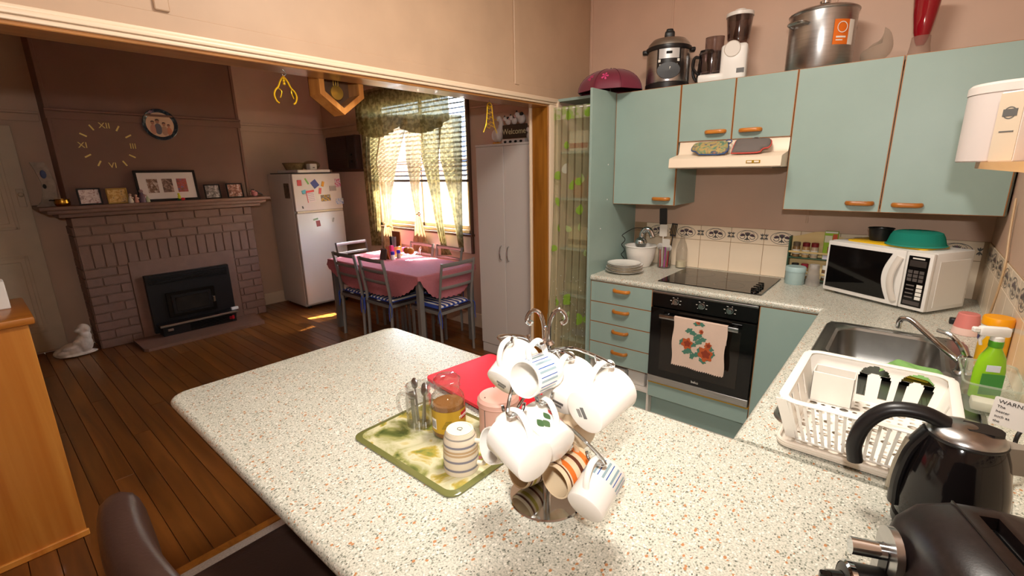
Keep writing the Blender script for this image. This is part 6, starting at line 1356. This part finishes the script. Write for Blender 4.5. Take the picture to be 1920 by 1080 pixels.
for u, v, a in ((.45, .05, .3), (.52, .04, -.4), (.3, .22, .5), (.38, .26, -.2), (.5, .3, .8), (.58, .35, .2), (.45, .35, 1.2), (.52, .42, .4), (.2, .48, 1.2), (.42, .5, .3), (.35, .64, -.6), (.28, .68, .3), (.4, .74, 1.0), (.5, .68, .4), (.6, .78, -.6), (.7, .72, .2), (.78, .62, .9), (.74, .5, -.4), (.55, .58, 1.3)): tprint(u, v, .021, LF, 5, 'leaf_print', .6, a)
for u, v, r in ((.3, .5, .03), (.66, .63, .038), (.7, .45, .018), (.53, .2, .012), (.47, .02, .012)):
    tprint(u, v, r, RO, 6, 'rose_print', 1.1); tprint(u+.01, v, r*.6, RD, 5, 'rose_centre_print', 1.0); tprint(u, v-.005, r*.35, RO, 4, 'rose_centre_print')
# mitts on the range hood
def mitt(name, label, cx, L, H, mt, edge, flip, rz):
    t = thing(name, label, 'oven mitt', (cx, -.462, 1.656), rz); Mm = Matrix.Translation((0, 0, .003)) @ Matrix.Rotation(math.radians(38), 4, 'X')
    out = [(-L*.5, .0), (-L*.5, H*.8), (-L*.45, H*.98), (-L*.2, H), (L*.1, H*.95), (L*.3, H*.98), (L*.46, H*.9), (L*.5, H*.6), (L*.46, H*.35), (L*.36, H*.3), (L*.3, H*.2), (L*.2, .0)]
    if flip: out = [(-x, y) for x, y in out][::-1]
    b = B(); n_ = len(out); c0 = Vector((sum(p[0] for p in out)/n_, sum(p[1] for p in out)/n_, 0)); rs = []
    sm = [p for p in smooth_path([(x, y, 0) for x, y in out+[out[0]]], 3)][:-1]
    for z, s in ((0, .96), (.006, 1), (.016, .95), (.022, .8), (.024, .4)): rs.append([b.bm.verts.new(Mm @ (c0+(p-c0)*s+Vector((0, 0, z)))) for p in sm])
    for p, q in zip(rs, rs[1:]): b.skin(p, q)
    b._f(rs[0][::-1]); b._f(rs[-1]); obj('mitt_pad', b, mt, t, smooth=60); b = B(); b.tube([Mm @ (c0+(p-c0)*1.0+Vector((0, 0, .005))) for p in sm], .004, 6, closed=True); obj('bound_edge', b, edge, t)
    sx = L*.48 if flip else L*.05; b = B(); b.tube([Mm @ Vector((sx+.018*math.cos(a*PI/6), H*.95+.016*math.sin(a*PI/6), .012)) for a in range(12)], .003, 6, closed=True); obj('hanging_loop', b, edge if flip else mt, t)
mitt('oven_mitt', 'green floral oven mitt with blue binding lying on the range hood', 1.07, .2, .105, dapple('mitt_floral', ('4c6a58', '6f8a6c', 'b89a5c', '3c5c6c', 'a8745c'), 30, .95), mat('mitt_blue', '35507c', .9), True, 0)
mitt('oven_mitt', 'grey oven mitt with red binding lying on the range hood', 1.3, .185, .115, mat('mitt_grey', '6c6460', .95, bump=.4, bscale=200), mat('mitt_red', 'c04c44', .9), False, .05)
# ================================================================== MANTEL AND CHIMNEY
MZ = 1.3685
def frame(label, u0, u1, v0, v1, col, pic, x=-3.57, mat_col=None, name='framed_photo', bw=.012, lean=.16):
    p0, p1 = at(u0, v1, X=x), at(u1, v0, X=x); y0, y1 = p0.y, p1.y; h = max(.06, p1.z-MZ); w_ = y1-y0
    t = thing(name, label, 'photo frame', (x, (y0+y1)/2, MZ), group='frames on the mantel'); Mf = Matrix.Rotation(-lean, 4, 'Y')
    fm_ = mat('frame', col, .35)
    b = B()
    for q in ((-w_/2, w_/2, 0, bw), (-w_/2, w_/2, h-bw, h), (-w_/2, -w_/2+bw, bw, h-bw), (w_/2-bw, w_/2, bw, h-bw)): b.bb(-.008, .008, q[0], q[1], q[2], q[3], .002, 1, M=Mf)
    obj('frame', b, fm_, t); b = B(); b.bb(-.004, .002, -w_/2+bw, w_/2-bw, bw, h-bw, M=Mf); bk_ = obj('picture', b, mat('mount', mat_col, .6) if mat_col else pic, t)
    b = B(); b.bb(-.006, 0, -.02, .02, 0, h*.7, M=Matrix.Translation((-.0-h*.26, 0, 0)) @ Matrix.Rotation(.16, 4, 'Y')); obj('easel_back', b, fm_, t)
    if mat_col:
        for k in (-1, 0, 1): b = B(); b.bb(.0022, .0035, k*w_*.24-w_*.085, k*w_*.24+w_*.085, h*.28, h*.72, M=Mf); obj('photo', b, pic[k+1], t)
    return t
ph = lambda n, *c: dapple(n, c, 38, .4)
frame('black framed pale portrait photo near the copper pot', 150, 187, 352, 386, '15100f', ph('photo_a', '6a4038', 'c8b4b0', 'e0d4d0', '8a3c30'))
frame('gold framed photo with glare painted in amber on the mantel', 204, 237, 352, 383, 'a8843c', ph('photo_painted_glare', '8a6428', 'c89a4c', 'e0c080', '5c4020'))  # amber patches paint reflected light into the picture's colour
frame('wide black frame with three photos on the mantel', 261, 366, 318, 373, '17110f', [ph('photo_c', '2c241c', '8a6a58', 'd8ccc4'), ph('photo_d', '241c1a', '7a5c50', 'b89c90'), ph('photo_e', '3c78b0', 'b0503c', '6a5c58')], x=-3.60, mat_col='d8cdc8', bw=.022)
frame('small black framed black and white photo on the mantel', 386, 412, 345, 371, '14100f', ph('photo_f', '181412', '8c8480', 'd8d0cc'))
frame('small black framed couple photo beside the bird', 428, 454, 343, 369, '14100f', ph('photo_g', '2a1a14', 'a06c58', 'd8ccc8'))
t = thing('copper_pot', 'small polished copper pot at the door end of the mantel', 'pot', at(119, 388, X=-3.6).xy.to_3d()+Vector((0, 0, MZ))); b = B(); b.lathe([(.04, 0), (.05, .01), (.054, .03), (.05, .055), (.053, .06), (.048, .06), (.044, .012), (0, .01)], 26, cap1=False); obj('pot_bowl', b, mat('copper_brass', 'b08430', .25, 1), t); b = B(); b.tube([(.0, -.05, .05), (.0, -.07, .055), (.0, -.08, .05)], .005, 8); obj('pot_handle', b, M['blackp'], t)
def fig(label, u, s, c1, c2, name='figurine'):
    p = at(u, 378, X=-3.55); t = thing(name, label, 'ornament', (-3.55, p.y, MZ), group='figurines on the mantel'); b = B(); b.lathe([(.022*s, 0), (.024*s, .01*s), (.016*s, .05*s), (.01*s, .07*s), (0, .072*s)], 14, cap1=False); obj('gown', b, mat('fig', c1, .5), t); b = B(); b.ball((0, 0, .082*s), .014*s, 10); b.ball((.008, .012*s, .05*s), (.008*s, .014*s, .01*s), 8); obj('head', b, mat('fig2', c2, .5), t)
fig('white standing figurine on the mantel beside the gold frame', 246, .9, 'd8ccc0', 'c8a898'); fig('pink robed figurine before the wide frame', 257, .8, 'c88878', 'd8b4a4'); fig('tall dark figurine before the wide frame corner', 268, 1.25, '6a5060', 'a08080'); fig('green and white figurine at the wide frame edge', 278, .75, 'b8c09c', 'd8d0c0')
p = at(339, 374, X=-3.54); t = thing('toy_figure', 'tiny yellow and red toy in front of the wide frame', 'toy', (-3.54, p.y, MZ)); b = B(); b.ball((0, -.008, .035), (.012, .014, .022), 10); b.ball((0, -.01, .062), .011, 8); obj('yellow_body', b, mat('toy_yellow', 'd8dc28', .4), t); b = B(); b.ball((0, .02, .014), (.014, .02, .014), 10); obj('red_base', b, mat('toy_red', 'd02030', .4), t); b = B(); b.ball((0, -.012, .01), (.012, .02, .01), 8); obj('green_base', b, mat('toy_green', '1e5030', .4), t)
p = at(478, 367, X=-3.56); t = thing('bird_figurine', 'small pink breasted bird figurine at the fridge end of the mantel', 'ornament', (-3.56, p.y, MZ)); b = B(); b.ball((0, 0, .034), (.024, .034, .03), 12); b.ball((0, -.018, .062), (.018, .018, .018), 10); obj('bird_body', b, mat('bird_pink', 'b87878', .5), t); b = B(); b.tube([(0, .01, .055), (0, .05, .035), (0, .085, .018)], [(.02, .01), (.016, .008), (.006, .003)], 8); b.ball((0, -.014, .072), (.016, .02, .012), 8); obj('bird_wing', b, mat('bird_dark', '3c3430', .5), t); b = B(); b.tube([(0, -.034, .06), (0, -.05, .056)], [.004, .001], 6); obj('beak', b, M['dark'], t); 
t = thing('carved_ornament', 'tall curved grey ornament with a blue motif at the mantel end', 'ornament', (-3.66, -2.8, MZ))
out = [(-.09, 0), (-.05, .04), (-.025, .12), (-.02, .2), (-.04, .3), (-.06, .37), (.03, .37), (.055, .28), (.07, .18), (.06, .08), (.045, 0)]
b = B(); b.prism([(x, y) for x, y in out], -.012, .012, facing((1, 0, 0))); obj('curved_slab', b, mat('grey_stoneware', '8a7c70', .7, var=.2, scale=25), t); b = B(); b.ball((.013, .005, .27), (.004, .02, .035), 10); obj('blue_motif', b, mat('motif_blue', '2c3c64', .5), t); b = B(); b.ball((.013, -.005, .17), (.004, .012, .02), 8); obj('dark_motif', b, M['dark'], t)
# clock decals on the chimney
cl = thing('wall_clock_decal', 'gold stick-on roman numeral clock on the brown chimney', 'clock', (-3.699, -2.31, 1.885)); gd = mat('gold_decal', 'd8c070', .35, .3)
for tx, a in (('XII', 90), ('III', 0), ('VI', -90), ('XI', 180)):
    text('numeral', tx, .07, gd, cl, facing((1, 0, 0), loc=(.0012, .18*math.cos(math.radians(a)), .175*math.sin(math.radians(a)))), .001)
for k in range(12):
    if k % 3 == 0: continue
    a = math.radians(30*k); b = B(); b.bb(0, .002, -.026, .026, -.006, .006, M=Matrix.Translation((0, .185*math.cos(a), .18*math.sin(a))) @ Matrix.Rotation(a, 4, 'X')); obj('hour_mark', b, gd, cl)
pl = thing('photo_plate', 'round family photo plate with dark rim on the brown chimney', 'plate', (-3.699, -1.884, 2.093)); Mp = facing((1, 0, 0))
b = B(); b.lathe([(.1, 0), (.14, .02), (.145, .024), (.14, .026), (.112, .012)], 44, Mp, cap1=False); obj('plate_rim', b, dapple('marbled_rim', ('14161c', '1c2c38', '50606c'), 30, .25), pl); b = B(); b.lathe([(.118, .0125), (0, .0125)], 40, Mp, cap0=False, cap1=False); pp = obj('photo_disc', b, mat('photo_ground', 'c8a88c', .5), pl)
for y, z, s, c in ((-.06, -.01, 1, 'b88470'), (-.02, .0, 1.15, '5c5a64'), (.03, -.02, 1, 'a8846c'), (.068, -.03, .85, 'b87858')):
    b = B(); b.ball((.014, y, z-.035*s), (.002, .026*s, .045*s), 12); pf = obj('person_print', b, mat('print', c, .6), pp); b = B(); b.ball((.0145, y, z+.025*s), (.002, .014*s, .016*s), 10); obj('head_print', b, mat('print_skin', 'a8745c', .6), pl); b = B(); b.ball((.0142, y, z+.034*s), (.002, .015*s, .011*s), 10); obj('hair_print', b, mat('print_hair', '3c2a22', .6), pl)
# cherub statue
b = B()
for c, r in (((0, -.02, .06), (.08, .11, .065)), ((0, -.1, .045), (.06, .07, .045)), ((.02, .05, .1), (.07, .07, .09)), ((.02, .07, .165), (.055, .05, .05)), ((0, .07, .225), (.058, .055, .058)), ((.03, .03, .23), (.02, .03, .02)), ((.055, -.04, .085), (.025, .07, .025)), ((.055, .02, .13), (.022, .05, .025)), ((.05, -.1, .05), (.025, .05, .022)), ((-.03, .09, .13), (.035, .03, .06)), ((0, .0, .012), (.09, .15, .014)), ((.045, .05, .2), (.016, .018, .018)), ((.04, .09, .235), (.025, .022, .02)), ((-.01, .05, .245), (.028, .03, .02))): b.ball(c, r, 14)
o = obj('cherub_statue', b, mat('aged_plaster', 'd8c8b4', .8, var=.15, scale=18, bump=.3, bscale=60), smooth=180, loc=(-3.72, -2.86, 0)); tag(o, 'white plaster cherub statue on the floor beside the fireplace', 'statue')
md = o.modifiers.new('r', 'REMESH'); md.mode = 'VOXEL'; md.voxel_size = .009; md.use_smooth_shade = True; dg = bpy.context.evaluated_depsgraph_get(); me = bpy.data.meshes.new_from_object(o.evaluated_get(dg)); o.modifiers.clear(); o.data = me; zmin = min(v.co.z for v in me.vertices)
for v in me.vertices: v.co.z -= zmin
for p in me.polygons: p.use_smooth = True
# ================================================================== HANGING IN THE OPENING
pc_ = thing('pendulum_clock', 'timber pendulum wall clock hanging behind the opening beam', 'clock', (-.19, -2.01, 1.87)); cwd = wood('clock_timber', 'b8702c', 'd89850', 'Z', .3, 18, coat=.3)
yA, yB = -.115, .115; o1 = [(yA, .085), (0, 0), (yB, .085), (yB, .5), (yA, .5)]; o2 = [(yA+.025, .098), (0, .03), (yB-.025, .098), (yB-.025, .475), (yA+.025, .475)]
b = B(); Mc = Matrix(((0, 0, 1, 0), (1, 0, 0, 0), (0, 1, 0, 0), (0, 0, 0, 1)))
def ringprism(b, a, c, h0, h1):
    q = [[b.bm.verts.new(Mc @ Vector((x, y, h))) for x, y in o] for o, h in ((a, h0), (a, h1), (c, h1), (c, h0))]
    for i in range(4): b.skin(q[i], q[(i+1) % 4])
ringprism(b, o1, o2, -.05, .05); obj('case', b, cwd, pc_, smooth=20); b = B(); b.prism(o1, -.052, -.046, Mc); obj('back_panel', b, mat('clock_back', '6a4a34', .5), pc_); b = B(); b.prism(o2, .036, .039, Mc); obj('glass_front', b, M['glass'], pc_)
b = B(); b.lathe([(.034, 0), (.032, .006), (0, .01)], 28, facing((1, 0, 0), loc=(-.005, 0, .105)), cap1=False); bob = obj('pendulum_bob', b, M['gold'], pc_)
for y in (-.012, 0, .012): b = B(); b.cyl((-.005, y, .13), (-.005, y, .42), .0018, n=6); obj('pendulum_rod', b, M['gold'], bob)
def wire(par, pts, r=.0022, name='wire', mt=None): b = B(); b.tube(smooth_path(pts, 5), r, 7); return obj(name, b, mt or M['goldp'], par)
d1_ = thing('hanging_ornament', 'gold claw shaped ornament on a hook under the opening beam beside the clock', 'ornament', (-.06, -2.325, 1.885))
wire(d1_, [(0, 0, .134), (0, .008, .128), (0, .012, .118), (0, .0, .11), (0, -.004, .116)], .002, 'hook', M['chrome'])
for s in (-1, 1):
    wire(d1_, [(0, 0, .108), (0, s*.014, .09), (0, s*.026, .065), (0, s*.04, .05), (0, s*.047, .03), (0, s*.04, .008), (0, s*.03, 0)], .0035, 'claw'); wire(d1_, [(0, s*.03, .06), (.012, s*.02, .045), (.012, s*.028, .02)], .002, 'twig')
for z in (.1, .09, .078): b = B(); b.ball((0, 0, z), .006, 8); obj('bead', b, M['goldp'], d1_)
d2_ = thing('hanging_ornament', 'gold wire tower ornament hanging before the white cupboard', 'ornament', (-.06, -1.065, 1.825))
wire(d2_, [(0, 0, .195), (0, .003, .185), (0, 0, .178)], .002, 'hook', M['chrome'])
for s in (-1, 1): wire(d2_, [(0, 0, .178), (0, s*.018, .165), (0, s*.022, .135), (0, s*.026, .1), (0, s*.034, .06), (0, s*.042, .035), (0, s*.062, .0)], .003, 'side_wire')
for z, w_ in ((.15, .02), (.12, .024), (.09, .029), (.06, .034), (.038, .04)): wire(d2_, [(0, -w_, z), (.008, -w_*.4, z-.012), (-.004, w_*.2, z+.006), (0, w_, z-.004)], .0018, 'cross_wire')
for z, y in ((.158, -.01), (.155, .012), (.125, -.022), (.1, .025), (.08, -.028), (.058, .03), (.045, -.03)): b = B(); b.ball((0, y, z), .005, 8); obj('bead', b, M['goldp'], d2_)
